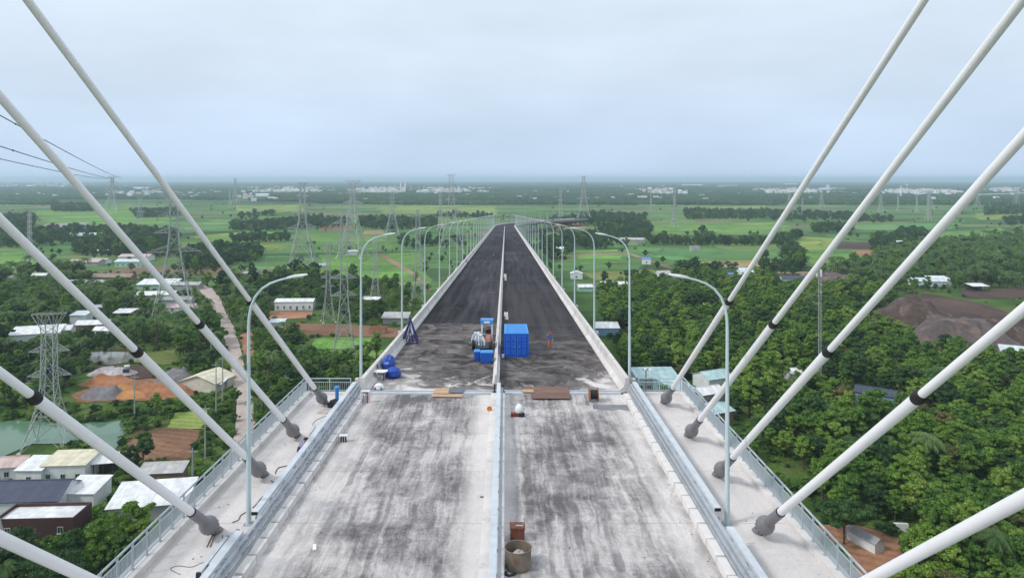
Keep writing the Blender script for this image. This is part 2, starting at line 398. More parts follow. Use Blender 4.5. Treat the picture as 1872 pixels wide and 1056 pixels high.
def deck_material():
    m, t, b = newmat('stained deck concrete'); k = NB(t)
    co = k.n('ShaderNodeTexCoord').outputs['Object']; sx = k.n('ShaderNodeSeparateXYZ', {0: co}); X, Y = sx.outputs[0], sx.outputs[1]
    u = k.m('ABSOLUTE', k.m('ADD', X, -CB))
    warp = k.n('ShaderNodeTexNoise', {'Vector': co, 'Scale': .5, 'Detail': 3}).outputs[1]
    wv = k.n('ShaderNodeVectorMath', {0: co, 1: k.n('ShaderNodeVectorMath', {0: warp, 'Scale': 1.6}, operation='SCALE').outputs[0]}, operation='ADD').outputs[0]
    n_s = k.noise(k.mapv(wv, (1.3, .55, 1), (0, 0, R(12))), .55, 10, .66, .9)      # smears
    w2 = k.n('ShaderNodeVectorMath', {0: co, 1: k.n('ShaderNodeVectorMath', {0: warp, 'Scale': .45}, operation='SCALE').outputs[0]}, operation='ADD').outputs[0]
    n_l = k.noise(k.mapv(w2, (2.6, .35, 1), (0, 0, R(-7))), .8, 9, .72, .25)         # lengthwise drag marks
    n_x = k.noise(k.mapv(w2, (.4, 2.4, 1), (0, 0, R(4))), .8, 9, .72, .3)          # crosswise screed marks
    n_b = k.noise(co, .16, 4, .5, .5); n_f = k.noise(co, 9.0, 6, .7)
    lane = k.m('MULTIPLY', k.rng(u, .6, 2.2, .12, 1, True), k.rng(u, 7.4, 9.9, 1, .12, True))
    n_k = k.noise(k.mapv(w2, (5.5, .16, 1), (0, 0, R(3))), .9, 8, .74, .1)          # long thin drag lines
    sm = k.m('ADD', k.m('MULTIPLY', n_s, .42), k.m('ADD', k.m('MULTIPLY', n_l, .26), k.m('ADD', k.m('MULTIPLY', n_x, .14), k.m('MULTIPLY', n_k, .18))))
    fine = k.noise(k.mapv(wv, (1.2, 1.0, 1)), 1.9, 9, .72, 1.4)
    sm = k.m('ADD', k.m('MULTIPLY', sm, .82), k.m('MULTIPLY', fine, .18))
    stain = k.rng(k.m('ADD', sm, k.rng(n_b, .3, .7, -.06, .07)), .43, .575)
    stain = k.m('MULTIPLY', stain, lane)
    trk = k.m('MULTIPLY', k.rng(k.noise(k.mapv(w2, (2.2, .035, 1), (0, 0, R(2))), 1.0, 6, .6, .1), .50, .60), k.m('MULTIPLY', lane, k.rng(k.noise(co, .4, 8, .7, .4), .36, .58)))
    spots = k.m('MULTIPLY', k.rng(k.noise(wv, 2.6, 5, .65, 1.2), .62, .68), k.rng(n_b, .4, .6, .2, .8))
    seam = k.m('LESS_THAN', k.m('ABSOLUTE', k.m('SUBTRACT', k.m('FRACT', k.m('MULTIPLY', Y, 1 / 6.2)), .5)), .004)
    c = k.mix(k.rng(n_f, .3, .7), (.58, .54, .53, 1), (.73, .69, .68, 1))
    c = k.mix(k.rng(k.noise(co, .35, 6, .6, .6), .45, .75, 0, .45), c, (.48, .45, .445, 1))
    c = k.mix(k.m('MULTIPLY', lane, k.rng(n_k, .35, .65, .2, .55)), c, (.30, .28, .285, 1))
    c = k.mix(k.m('MULTIPLY', stain, .92), c, (.085, .078, .082, 1))
    wisp = k.m('MULTIPLY', k.rng(k.noise(k.mapv(wv, (1.6, .8, 1), (0, 0, R(25))), 1.1, 10, .74, 1.8), .53, .62), k.m('MULTIPLY', lane, k.rng(n_b, .35, .6, .25, .8)))
    c = k.mix(k.m('MULTIPLY', wisp, .6), c, (.10, .092, .096, 1))
    edge = k.m('MULTIPLY', k.rng(u, 9.2, 9.95, 0, 1, True), k.rng(u, 9.99, 10.0, 1, 0)); c = k.mix(k.m('MULTIPLY', edge, k.rng(n_s, .4, .6, 0, .6)), c, (.16, .14, .135, 1))
    c = k.mix(k.m('MULTIPLY', trk, .62), c, (.11, .10, .105, 1))
    c = k.mix(k.m('MULTIPLY', spots, .5), c, (.10, .09, .09, 1))
    c = k.mix(k.m('MULTIPLY', seam, .5), c, (.2, .18, .18, 1))
    t.links.new(c, b.inputs['Base Color']); b.inputs['Roughness'].default_value = .85; b.inputs['Specular IOR Level'].default_value = .25
    t.links.new(k.bump(k.m('ADD', n_f, sm), .25, .02), b.inputs['Normal']); return m
def asphalt_material():
    m, t, b = newmat('approach carriageway'); k = NB(t)
    co = k.n('ShaderNodeTexCoord').outputs['Object']; sx = k.n('ShaderNodeSeparateXYZ', {0: co}); X, Y = sx.outputs[0], sx.outputs[1]
    un = k.m('ADD', X, -CB); u = k.m('ABSOLUTE', un)
    warp = k.n('ShaderNodeTexNoise', {'Vector': co, 'Scale': .3, 'Detail': 3}).outputs[1]
    wv = k.n('ShaderNodeVectorMath', {0: co, 1: k.n('ShaderNodeVectorMath', {0: warp, 'Scale': 3.0}, operation='SCALE').outputs[0]}, operation='ADD').outputs[0]
    n_s = k.noise(k.mapv(wv, (.8, .5, 1)), .5, 10, .66, 1.0); n_f = k.noise(co, 7.0, 5, .7); n_b = k.noise(co, .06, 4, .55)
    strip = k.noise(k.mapv(co, (1.1, .012, 1)), 1.0, 4, .5); cross = k.noise(k.mapv(co, (.02, .22, 1)), 1.0, 3, .5)
    # asphalt
    asp = k.mix(k.rng(strip, .35, .65), (.026, .025, .031, 1), (.060, .057, .065, 1))
    asp = k.mix(k.rng(cross, .60, .72, 0, .55), asp, (.088, .082, .088, 1))
    asp = k.mix(k.m('MULTIPLY', k.rng(n_s, .56, .7), k.rng(n_b, .42, .62)), asp, (.11, .10, .10, 1))
    pan = k.n('ShaderNodeTexVoronoi', {'Vector': k.mapv(co, (.19, .018, 1)), 'Scale': 1.0, 'Randomness': .5}, voronoi_dimensions='2D', distance='CHEBYCHEV').outputs['Color']
    asp = k.n('ShaderNodeVectorMath', {0: asp, 'Scale': k.rng(k.n('ShaderNodeSeparateColor', {0: pan}).outputs[0], 0, 1, .72, 1.3)}, operation='SCALE').outputs[0]
    # dirty concrete with dried slurry next to the joint
    rings = k.n('ShaderNodeTexWave', {'Vector': wv, 'Scale': .16, 'Distortion': 5.0, 'Detail': 3}, wave_type='RINGS').outputs[1]
    con = k.mix(k.rng(n_f, .3, .7), (.56, .52, .51, 1), (.70, .66, .65, 1))
    mud = k.mix(k.rng(n_s, .40, .60), (.048, .043, .044, 1), (.20, .18, .177, 1))
    mud = k.mix(k.m('MULTIPLY', k.rng(rings, .6, .95), .35), mud, (.04, .035, .035, 1))
    side = k.m('GREATER_THAN', un, 0.0)
    y1 = k.m('ADD', Y, k.rng(n_s, .25, .75, -9, 9)); y1 = k.m('ADD', y1, k.rng(u, 4, 10, 0, -9, True))
    f_mud = k.rng(k.m('ADD', y1, k.m('MULTIPLY', side, 4.0)), 53, 59, 0, 1, True)
    f_mud = k.m('MAXIMUM', f_mud, k.rng(n_s, .42, .56, 0, .7))
    c = k.mix(f_mud, con, mud)
    start = k.m('ADD', 90, k.m('MULTIPLY', side, -12.0))
    d_ = k.m('SUBTRACT', k.m('ADD', Y, k.m('MULTIPLY', side, k.rng(n_s, .2, .8, -10, 10))), start)
    f_asp = k.rng(d_, 0, 1.2, 0, 1); f_asp2 = k.rng(d_, -6, 10, 0, 1)
    fa = k.n('ShaderNodeMix', {0: side, 2: f_asp, 3: f_asp2}, data_type='FLOAT').outputs[0]
    c = k.mix(fa, c, asp)
    old = k.m('MULTIPLY', side, k.m('MULTIPLY', k.rng(Y, 139.6, 140.2, 1, 0), k.rng(Y, 78, 90, 0, 1)))
    c = k.mix(k.m('MULTIPLY', old, .35), c, (.065, .058, .06, 1))
    t.links.new(c, b.inputs['Base Color']); b.inputs['Roughness'].default_value = .95; b.inputs['Specular IOR Level'].default_value = .06
    t.links.new(k.bump(n_f, .3, .02), b.inputs['Normal']); return m
deck_m, asph_m = deck_material(), asphalt_material()
conc = mat('white concrete', (.70, .67, .655), .85, .12, 1.2, bump=.1, stain=(.52, .49, .475))
par_m = mat('parapet concrete', (.62, .59, .575), .85, .16, .8, bump=.12, stain=(.46, .43, .42))
steel = mat('galvanised steel', (.58, .62, .67), .45, .14, 2.0, metal=.12)
steel2 = mat('dull galvanised steel', (.41, .44, .485), .5, .15, 2.0, metal=.15)
rail_m = mat('pale blue painted rail', (.40, .455, .50), .5, .08, 2.0)
girder_m = mat('girder concrete', (.45, .43, .41), .9, .15, .4)

bridge = thing('bridge', 'long unfinished road bridge with white concrete deck and dark asphalt approach', 'bridge')
YS = -12.0
sweep('deck', rect(-15.1, 15.1, -.6, 0), fr(YS, YJ - .35, 4), deck_m, bridge)
sweep('girder', [(-9, -.6), (9, -.6), (6.5, -3.2), (-6.5, -3.2)], fr(YS, YJ - .35, 8), girder_m, bridge)
far_st = fr(YJ + .35, 700, 16) + fr(700, 1060, 12)[1:]
sweep('approach_deck', rect(-10.85, 10.85, -.5, 0), far_st, asph_m, bridge)
sweep('girder', [(-7, -.5), (7, -.5), (4.5, -2.9), (-4.5, -2.9)], far_st, girder_m, bridge)
for s in [57.6] + list(range(105, 1000, 48)):
    x, y, z, a = st_path(s); mb = MB()
    top = z - 2.9
    if top < 2: continue
    mb.box((0, 0, top - 1.0), (12, 2.2, 2.0)); mb.box((-3.6, 0, (top - 2.0) / 2), (2.0, 1.8, top - 2.0)); mb.box((3.6, 0, (top - 2.0) / 2), (2.0, 1.8, top - 2.0))
    o = mb.build('pier', girder_m, bridge, loc=(x, y, 0)); o.rotation_euler.z = -a
for sd in (-1, 1):               # kerbs of the cable-stayed part
    sweep('edge_kerb', rect(*sorted((sd * 14.5, sd * 15.1)), .0, .30), fr(YS, YJ - .35, 8), conc, bridge)
    sweep('kerb', rect(*sorted((sd * 10.4, sd * 11.2)), .0, .16), fr(YS, YJ - .5, 8), conc, bridge)
    # notched concrete blocks of the inner kerb
    a_, b_ = sorted((sd * 9.98, sd * 10.4)); blk = MB(); blk.add([(a_, 0, 0), (b_, 0, 0), (b_, 1.42, 0), (a_, 1.42, 0), (a_ + .03 * (sd > 0), .02, .34), (b_ - .03 * (sd < 0), .02, .34), (b_ - .03 * (sd < 0), 1.40, .34), (a_ + .03 * (sd > 0), 1.40, .34)], [(3, 2, 1, 0), (4, 5, 6, 7), (0, 1, 5, 4), (1, 2, 6, 5), (2, 3, 7, 6), (3, 0, 4, 7)])
    bme = blk.mesh('kerb_block', conc); s = -10.0
    while s < YJ - 2:
        o = obj('kerb_block', bme, bridge, (CB + rnd.uniform(-.012, .012), s, mz(s) + rnd.uniform(-.004, .012))); o.rotation_euler = (-math.atan(S0), 0, rnd.uniform(-.006, .006)); s += 1.5
sweep('median_kerb', rect(-.28, .80, 0, .26), fr(YS, YJ - .9, 8), conc, bridge)
# approach parapets and median barrier, cast in bays
nj = [(-.24, 0), (.34, 0), (.34, .12), (.16, .34), (.12, .92), (-.02, .92), (-.06, .34), (-.24, .12)]
bays = fr(YJ + 2.2, 700, 18.0) + fr(700, 1060, 12)[1:]
for i in range(len(bays) - 1):
    a_, b_ = bays[i] + .02, bays[i + 1] - .02
    if b_ < 735: sweep('median_barrier', nj, [a_, b_], par_m, bridge)
    for sd in (-1, 1):
        P = [(sd * 10.05, 0), (sd * 10.80, 0), (sd * 10.80, 1.08), (sd * 10.48, 1.08), (sd * 10.36, .42), (sd * 10.05, .14)]
        sweep('parapet', P, [a_ if i else YJ + .5, b_], par_m, bridge)
# expansion joint: steel rails across the carriageway
for k_, (dy, wd, hh) in enumerate(((-.36, .16, .05), (-.10, .22, .075), (.16, .16, .05), (.40, .12, .085))):
    mb = MB(); Yk = YJ + dy; mb.box((CB, Yk, dz(YJ - .01) + hh / 2 - .02), (20.0, wd, hh + .04)); mb.build('joint_rail', steel if k_ % 2 else steel2, bridge)
mb = MB(); mb.box((CB, YJ, mz(YJ) - .34), (21.6, 1.1, .5)); mb.build('joint_bed', mat('joint dark', (.05, .05, .055)), bridge)

# steel barriers on the kerbs
def box_tube(mb, u, h, w_, t_, s0, s1, hollow=True):
    a, b2 = at(s0, u, h), at(s1, u, h); mb.beam(a, b2, w_, t_)
def hollow_end(name, s, u, h, w_, t_, parent, dr=-1):
    mb = MB(); mb.box(at(s, u, h) + Vector((0, dr * .004, 0)), (w_ * .84, .004, t_ * .78)); mb.build(name, mat('hollow shade', (.012, .012, .016)), parent)
for sd, lab in ((-1, 'steel box beam barrier along the kerb, loose beams lying beside its gap'), (1, 'steel box beam barrier along the kerb with an open beam end by its gap')):
    g = thing('steel_barrier', lab, 'barrier', at(30, sd * 10.8, .16)); g0 = g.location.copy()
    def pl(mb, nm, m_): 
        o = mb.build(nm, m_, g); o.location = -g0; return o
    gap = (31.6, 33.4) if sd > 0 else (31.2, 33.0)
    for a_, b_ in ((YS + .4, gap[0]), (gap[1], YJ - .6)):
        cuts = fr(a_, b_, 7.0)
        for i in range(len(cuts) - 1):
            mb = MB(); box_tube(mb, sd * 10.98, .98, .32, .18, cuts[i] + .012, cuts[i + 1] - .012); pl(mb, 'top_beam', steel)
    mb = MB(); mb.box(at(gap[1], sd * 10.98, .98) + Vector((0, -.004, 0)), (.30, .006, .15)); pl(mb, 'beam_end_shade', mat('hollow shade', (.012, .012, .016)))  # near-black plate on the solid end paints the shade inside a hollow beam
    for u_, h_, w2, t2, nm in ((10.70, .84, .17, .10, 'upper_beam'), (10.58, .64, .15, .14, 'middle_beam'), (10.50, .38, .12, .13, 'lower_beam')):
        cuts = fr(YS + .4, YJ - .6, 7.0)
        for i in range(len(cuts) - 1):
            mb = MB(); box_tube(mb, sd * u_, h_, w2, t2, cuts[i] + .012, cuts[i + 1] - .012); pl(mb, nm, steel2)
    s = YS + 1.0; pm = None
    while s < YJ - .8:
        mb = MB(); p = at(s, sd * 10.86, .16); mb.box(p + Vector((0, 0, .015)), (.36, .26, .03))
        mb.box(p + Vector((0, 0, .36)), (.10, .02, .70)); mb.box(p + Vector((.05, 0, .36)), (.016, .16, .70)); mb.box(p + Vector((-.05, 0, .36)), (.016, .16, .70))
        mb.beam(p + Vector((0, 0, .54)), p + Vector((-sd * .22, 0, .54)), .08, .1); mb.beam(p + Vector((0, 0, .22)), p + Vector((-sd * .3, 0, .22)), .06, .08)
        pl(mb, 'post', steel2); s += 2.0
g = thing('steel_barrier', 'steel box beam barrier running down the middle of the deck', 'barrier', at(30, .3, .26)); g0 = g.location.copy()
for u_, h_, w2, t2, nm, mm in ((.33, .98, .30, .22, 'top_beam', steel), (.60, .62, .17, .16, 'lower_beam', steel2)):
    cuts = fr(YS + .4, YJ - .9, 7.0)
    for i in range(len(cuts) - 1):
        mb = MB(); box_tube(mb, u_, h_, w2, t2, cuts[i] + .012, cuts[i + 1] - .012); o = mb.build(nm, mm, g); o.location = -g0
s = YS + 1.0
while s < YJ - 1:
    mb = MB(); p = at(s, .40, .26); mb.box(p + Vector((0, 0, .30)), (.10, .14, .60)); mb.box(p + Vector((0, 0, .015)), (.3, .24, .03)); o = mb.build('post', steel2, g); o.location = -g0; s += 2.0
# median end: dark steel bracket and white flared feet
mb = MB(); p = at(YJ - .55, .33, 0); mb.box(p + Vector((-.34, 0, .55)), (.12, .16, .55)); mb.box(p + Vector((.34, 0, .55)), (.12, .16, .55)); mb.box(p + Vector((0, 0, .80)), (.80, .14, .07)); mb.box(p + Vector((0, 0, .27)), (1.0, .3, .05)); o = mb.build('end_bracket', mat('black steel', (.03, .03, .035), .5), g); o.location = -g0

# outer railings of the walkways
def make_railing(sd, label):
    r = thing('railing', label, 'railing', at(30, sd * 14.82, .30)); r0 = r.location.copy()
    n = 54; s0, s1 = -8.0, YJ - .5; dl = (s1 - s0) / n
    def put(me, nm, s):
        o = obj(nm, me, r, at(s, sd * 14.82, .30) - r0); o.rotation_euler.x = -math.atan(S0); return o
    mb = MB(); mb.box((0, 0, .56), (.07, .07, 1.12)); mb.box((0, 0, .01), (.16, .16, .02)); pme = mb.mesh('post', rail_m)
    mb = MB(); k = 11
    for i in range(k): mb.box((0, .09 + (dl - .18) * i / (k - 1), .47), (.022, .03, .76))
    mb.box((0, dl / 2, .08), (.035, dl - .1, .035)); mb.box((0, dl / 2, .87), (.035, dl - .1, .035)); bme = mb.mesh('baluster_panel', rail_m)
    mb = MB(); mb.tube([(0, 0.01, 1.12), (0, dl - .01, 1.12)], .05, 8); tme = mb.mesh('top_rail', rail_m, True)
    for i in range(n + 1):
        s = s0 + dl * i; put(pme, 'post', s)
        if i < n: put(bme, 'baluster_panel', s); put(tme, 'top_rail', s)
    return r
make_railing(-1, 'pale blue steel railing along the walkway edge above the village')
make_railing(1, 'pale blue steel railing along the walkway edge above the forest')
for sd, lab in ((-1, 'short pale railing closing the walkway end near the blue pipe'), (1, 'short pale railing closing the walkway end above the teal roofs')):
    p = at(YJ - .45, sd * 13.0, 0); r = thing('end_railing', lab, 'railing', p)
    sp = 3.3
    mb = MB(); mb.box((0, 0, .11), (sp + .3, .3, .22)); mb.build('kerb', conc, r)
    for i in range(3):
        mb = MB(); mb.box((-sp / 2 + sp / 2 * i, 0, .75), (.07, .07, 1.06)); mb.build('post', rail_m, r)
    for h in (1.28, 1.0, .34):
        mb = MB(); mb.tube([(-sp / 2, 0, h), (sp / 2, 0, h)], .04 if h > 1.2 else .025, 6); mb.build('rail', rail_m, r)
    for i in range(2):
        mb = MB()
        for q in range(9): mb.box((-sp / 2 + sp / 2 * i + .16 + q * .165, 0, .67), (.02, .02, .64))
        mb.build('baluster_panel', rail_m, r)

# ------------------------------------------------------------------ stay cables
cab_m = mat('white cable sheath', (.88, .87, .88), .38, .05, .6); slv_m = mat('white sleeve tube', (.87, .86, .87), .35, .05, .6)
anc_m = mat('grey anchor paint', (.20, .195, .205), .5, .12, 2.5); blk_m = mat('black rubber', (.015, .015, .017), .6, .1)
CY = [53.2, 46.1, 39.8, 33.3, 27.2]; CS = [.667, .705, .755, .803, .845]
ords = ['first stay cable from the expansion joint', 'second stay cable from the expansion joint', 'third stay cable from the expansion joint', 'fourth stay cable from the expansion joint', 'fifth stay cable from the expansion joint']
for sd, side in ((-1, 'village'), (1, 'forest')):
    for i in range(5):
        Y0 = CY[i]; c = thing('stay_cable', 'white %s on the %s side' % (ords[i], side), 'cable', at(Y0, sd * 12.85), group='stay cables on the %s side' % side)
        th = math.atan(CS[i]); dr = Vector((0, -math.cos(th), math.sin(th)))
        P = lambda t_: dr * t_
        tilt = Matrix.Rotation(0, 3, 'X')
        mb = MB(); mb.tube([P(-.3), P(1.0)], [.25, .25], 16); smooth_edges(mb.build('anchor_stub', anc_m, c, True))
        prof = [(.80, .26), (.86, .33), (.96, .375), (1.10, .405), (1.20, .41), (1.23, .42), (1.34, .41), (1.48, .38), (1.62, .325), (1.74, .265), (1.80, .23)]
        mb = MB(); mb.tube([P(a_) for a_, _ in prof], [b_ for _, b_ in prof], 20); bulb = mb.build('anchor_bulb', anc_m, c, True); smooth_edges(bulb, 50)
        mb = MB(); rr = dr.cross(Vector((1, 0, 0))).normalized(); uu = Vector((1, 0, 0))
        for q in range(14):
            a_ = 2 * math.pi * q / 14; e = rr * math.cos(a_) + uu * math.sin(a_); mb.tube([P(1.05) + e * .34, P(1.04) + e * .412], .032, 6)
        mb.build('bolt_ring', blk_m, bulb)
        mb = MB(); mb.tube([P(1.74), P(3.55)], [.225, .215], 16); smooth_edges(mb.build('guide_pipe', anc_m, c, True))
        mb = MB(); mb.tube([P(3.53), P(3.63)], .205, 16); smooth_edges(mb.build('seal_ring', blk_m, c, True))
        tc_ = 10.3 / math.sin(th)
        mb = MB(); mb.tube([P(3.6), P(tc_)], .172, 16); smooth_edges(mb.build('sleeve', slv_m, c, True))
        mb = MB(); mb.tube([P(tc_ - .02), P(tc_ + .04), P(tc_ + .34), P(tc_ + .40)], [.174, .194, .188, .14], 16); smooth_edges(mb.build('collar', blk_m, c, True))
        mb = MB(); mb.tube([P(tc_ + .3), P((Y0 + 15) / math.cos(th))], .122, 14); smooth_edges(mb.build('cable', cab_m, c, True))

# ------------------------------------------------------------------ lamp posts
pole_m = mat('pale grey lamp paint', (.50, .60, .62), .45, .06, 2.0); head_m = mat('lamp head white', (.74, .77, .77), .4, .05)
def lamp_proto():
    t = thing('street_lamp', '', 'street lamp', (0, 0, 0))
    mb = MB(); mb.box((0, 0, .02), (.42, .42, .04)); 
    for i in (-1, 1):
        for j in (-1, 1): mb.tube([(i * .16, j * .16, .03), (i * .16, j * .16, .10)], .022, 6)
    mb.build('base_plate', steel2, t)
    mb = MB(); mb.tube([(0, 0, .03), (0, 0, 4), (0, 0, 9.6)], [.125, .105, .072], 10); smooth_edges(mb.build('pole', pole_m, t))
    pts = [(0, 0, 9.55), (.02, 0, 10.0), (.10, 0, 10.5), (.30, 0, 11.0), (.62, 0, 11.4), (1.05, 0, 11.68), (1.5, 0, 11.84), (1.95, 0, 11.95)]
    mb = MB(); mb.tube(pts, [.072, .070, .067, .062, .058, .053, .048, .044], 8); smooth_edges(mb.build('arm', pole_m, t))
    mb = MB(); v = []
    for x_, w_, h_ in ((1.85, .10, .09), (2.0, .16, .13), (2.25, .25, .15), (2.55, .24, .12), (2.85, .15, .07)):
        z_ = 11.93 + (x_ - 1.85) * .17
        v += [(x_, -w_ / 2, z_), (x_, -w_ / 3, z_ + h_ * .7), (x_, w_ / 3, z_ + h_ * .7), (x_, w_ / 2, z_), (x_, w_ / 3, z_ - h_ * .3), (x_, -w_ / 3, z_ - h_ * .3)]
    fs = [(i * 6 + k, i * 6 + (k + 1) % 6, i * 6 + 6 + (k + 1) % 6, i * 6 + 6 + k) for i in range(4) for k in range(6)] + [(5, 4, 3, 2, 1, 0), tuple(24 + k for k in range(6))]
    mb.add(v, fs); hd = mb.build('lamp_head', head_m, t); smooth_edges(hd, 60)
    mb = MB(); mb.box((2.42, 0, 11.985), (.45, .17, .03)); l = mb.build('lens', mat('lamp lens', (.5, .52, .52), .2), hd); 
    return t
lp = lamp_proto(); first = True
LS = [34.0, 10.5] + [58.5 + 23.2 * i for i in range(42)]
brk = MB(); brk.box((0, 0, -.30), (.9, .5, .6)); brk_me = brk.mesh('lamp_bracket', par_m)
for s in LS:
    for sd in (-1, 1):
        u = 11.62 if s < YJ else 11.22
        o = lp if first else copy_tree(lp); first = False
        p = at(s, sd * u, .0 if s < YJ else .5); a = st_path(s)[3]
        o.location = p; o.rotation_euler = (0, 0, -a + (math.pi if sd > 0 else 0))
        sdn = 'village' if sd < 0 else 'forest'
        if s < 40 and s > 20: tag(o, 'curved lamp post standing on the white deck walkway, %s side' % sdn)
        elif s < 20: tag(o, 'curved lamp post on the white deck walkway nearer the tower, %s side' % sdn, group='lamp posts on the deck')
        elif s < 60: tag(o, 'curved lamp post right behind the expansion joint on the %s side' % sdn)
        else: tag(o, 'curved lamp post in the long row along the asphalt approach, %s side' % sdn)
        tag(o, group='lamp posts along the bridge')
        if s > YJ:
            b2 = obj('lamp_bracket', brk_me, bridge, p); b2.rotation_euler.z = -a
# ------------------------------------------------------------------ transmission towers
lat_m = mat('lattice steel', (.43, .455, .45), .6, .12, .5, metal=.2); ins_m = mat('insulator glass', (.16, .17, .17), .3, .1)
DES = {   # height 60 m: (z, half width) of the body, arms (z, reach, drop), and a splayed crown
    'wide': dict(b=[(0, 9.6), (10, 7.4), (19, 5.3), (27, 3.7), (34, 2.6), (41, 2.0), (48, 1.7), (54, 1.6), (57, 1.7)], arms=[(33, 11.5, 3.0), (42, 8.5, 2.6), (50, 7.0, 2.2)], crown=(60, 6.0)),
    'slim': dict(b=[(0, 4.6), (7, 3.6), (14, 2.7), (21, 1.9), (27, 1.45), (33, 1.4), (39, 1.35), (45, 1.3), (51, 1.25), (57, 1.2)], arms=[(26.5, 5.2, 1.8), (33.5, 5.2, 1.8), (47, 5.0, 1.8), (55.5, 4.6, 1.5)], crown=(60, 1.0)),
    'tee': dict(b=[(0, 8.6), (8, 6.4), (15, 4.8), (21, 3.4), (28, 2.7), (36, 2.5), (44, 2.4), (51, 2.3), (54, 2.6)], arms=[(32, 9.0, 3.2), (43, 8.4, 3.0)], crown=(60, 6.6)),
    'tall': dict(b=[(0, 9.4), (10, 7.2), (19, 5.2), (27, 3.6), (34, 2.5), (41, 1.9), (48, 1.6), (54, 1.5), (59, 1.4)], arms=[(30, 9.5, 3.0), (40, 4.6, 2.0), (51, 4.2, 1.8)], crown=(60, 3.2)),
    'giant': dict(b=[(0, 7.2), (12, 5.4), (22, 3.9), (31, 2.8), (38, 2.1), (44, 1.7), (50, 1.5), (55, 1.5), (60, 1.4)], arms=[(48.6, 4.2, 2), (53.4, 4.2, 2)], crown=(60, 1.4)),
    'high': dict(b=[(0, 7.2), (12, 5.4), (22, 3.9), (31, 2.8), (38, 2.1), (44, 1.7), (50, 1.5), (55, 1.5), (60, 1.4)], arms=[(34, 4.2, 2), (41, 4.2, 2), (48, 4.0, 2)], crown=(60, 1.4)),
}
TCACHE = {}
def tower_parts(des, thick):
    if (des, thick) in TCACHE: return TCACHE[(des, thick)]
    d = DES[des]; B = d['b']; parts = []
    C = lambda k, z, w_: Vector(((-1, 1, 1, -1)[k] * w_, (-1, -1, 1, 1)[k] * w_, z))
    for k in range(4):
        mb = MB()
        for i in range(len(B) - 1): mb.beam(C(k, *B[i]), C(k, *B[i + 1]), .30 * thick)
        mb.box(C(k, 0, B[0][1]) + Vector((0, 0, .2)), (1.4, 1.4, .9), mi=1)
        parts.append(('leg', mb.mesh('leg', [lat_m, conc])))
    mb = MB(); t = .125 * thick
    for i in range(len(B) - 1):
        for k in range(4):
            k2 = (k + 1) % 4; a0, a1, b0, b1 = C(k, *B[i]), C(k2, *B[i]), C(k, *B[i + 1]), C(k2, *B[i + 1])
            if i: mb.beam(a0, a1, t)
            if i < 2:   # inverted V with secondary members in the wide feet
                m_ = (b0 + b1) / 2; mb.beam(a0, m_, t * 1.3); mb.beam(a1, m_, t * 1.3); q0, q1 = (a0 + m_) / 2, (a1 + m_) / 2
                mb.beam(q0, a0.lerp(b0, .5), t * .8); mb.beam(q1, a1.lerp(b1, .5), t * .8); mb.beam(q0, b0, t * .8); mb.beam(q1, b1, t * .8)
            else: mb.beam(a0, b1, t); mb.beam(a1, b0, t)
    zt, wt = B[-1]
    for k in range(4): mb.beam(C(k, zt, wt), C((k + 1) % 4, zt, wt), t)
    parts.append(('bracing', mb.mesh('bracing', lat_m)))
    def hw(z):
        for i in range(len(B) - 1):
            if B[i][0] <= z <= B[i + 1][0]: return B[i][1] + (B[i + 1][1] - B[i][1]) * (z - B[i][0]) / (B[i + 1][0] - B[i][0])
        return B[-1][1]
    for z, reach, drop in d['arms']:
        for sd in (-1, 1):
            mb = MB(); tip = Vector((sd * reach, 0, z)); w0, w1 = hw(z), hw(z + drop)
            ch = [Vector((sd * w0, -w0, z)), Vector((sd * w0, w0, z)), Vector((sd * w1, -w1, z + drop)), Vector((sd * w1, w1, z + drop))]
            for c in ch: mb.beam(c, tip, t * 1.2)
            for q in (.3, .6):
                pts = [c.lerp(tip, q) for c in ch]; mb.beam(pts[0], pts[1], t * .8); mb.beam(pts[0], pts[2], t * .8); mb.beam(pts[1], pts[3], t * .8); mb.beam(ch[2].lerp(tip, q - .3), pts[0], t * .8); mb.beam(ch[3].lerp(tip, q - .3), pts[1], t * .8)
            parts.append(('crossarm', mb.mesh('crossarm', lat_m)))
            mb = MB(); mb.tube([tip + Vector((0, 0, -.1)), tip + Vector((0, 0, -2.6))], .13 * thick, 6); parts.append(('insulator', mb.mesh('insulator', ins_m)))
    zc, wc = d['crown']
    if zc > zt:
        mb = MB(); top = [Vector((i * wc, j * max(wt * .7, .6), zc)) for i, j in ((-1, -1), (1, -1), (1, 1), (-1, 1))]
        for k in range(4):
            mb.beam(C(k, zt, wt), top[k], t * 1.4); mb.beam(top[k], top[(k + 1) % 4], t * 1.2); mb.beam(C(k, zt, wt), (top[0] + top[1] if k < 2 else top[2] + top[3]) / 2, t)
        for q in range(1, 6):
            a0 = top[0].lerp(top[1], q / 6); a1 = top[3].lerp(top[2], q / 6); mb.beam(a0, a1, t * .7)
            mb.beam(a0, C(0 if q < 3 else 1, zt, wt), t * .8); mb.beam(a1, C(3 if q < 3 else 2, zt, wt), t * .8)
        parts.append(('crown', mb.mesh('crown', lat_m)))
    TCACHE[(des, thick)] = parts
    return parts
def tower(label, px, py_base, H, des, rz=0.0, thick=1.0, group=None, pos=None):
    p = pos or G(px, py_base); t = thing('transmission_tower', label, 'pylon', p, R(rz), group, H / 60)
    for nm, me in tower_parts(des, thick): obj(nm, me, t)
    w_ = DES[des]['b'][0][1] * H / 60 + 2
    AVOID.append([(p.x - w_, p.y - w_ - 6), (p.x + w_, p.y - w_ - 6), (p.x + w_, p.y + w_), (p.x - w_, p.y + w_)])
    return t
def th(top, base): return (base - top) / (base - HY) * HC
tower('stocky lattice pylon with splayed crown on the bank of the green pond', 90, 815, th(573, 815), 'tee', 12, 1.25)
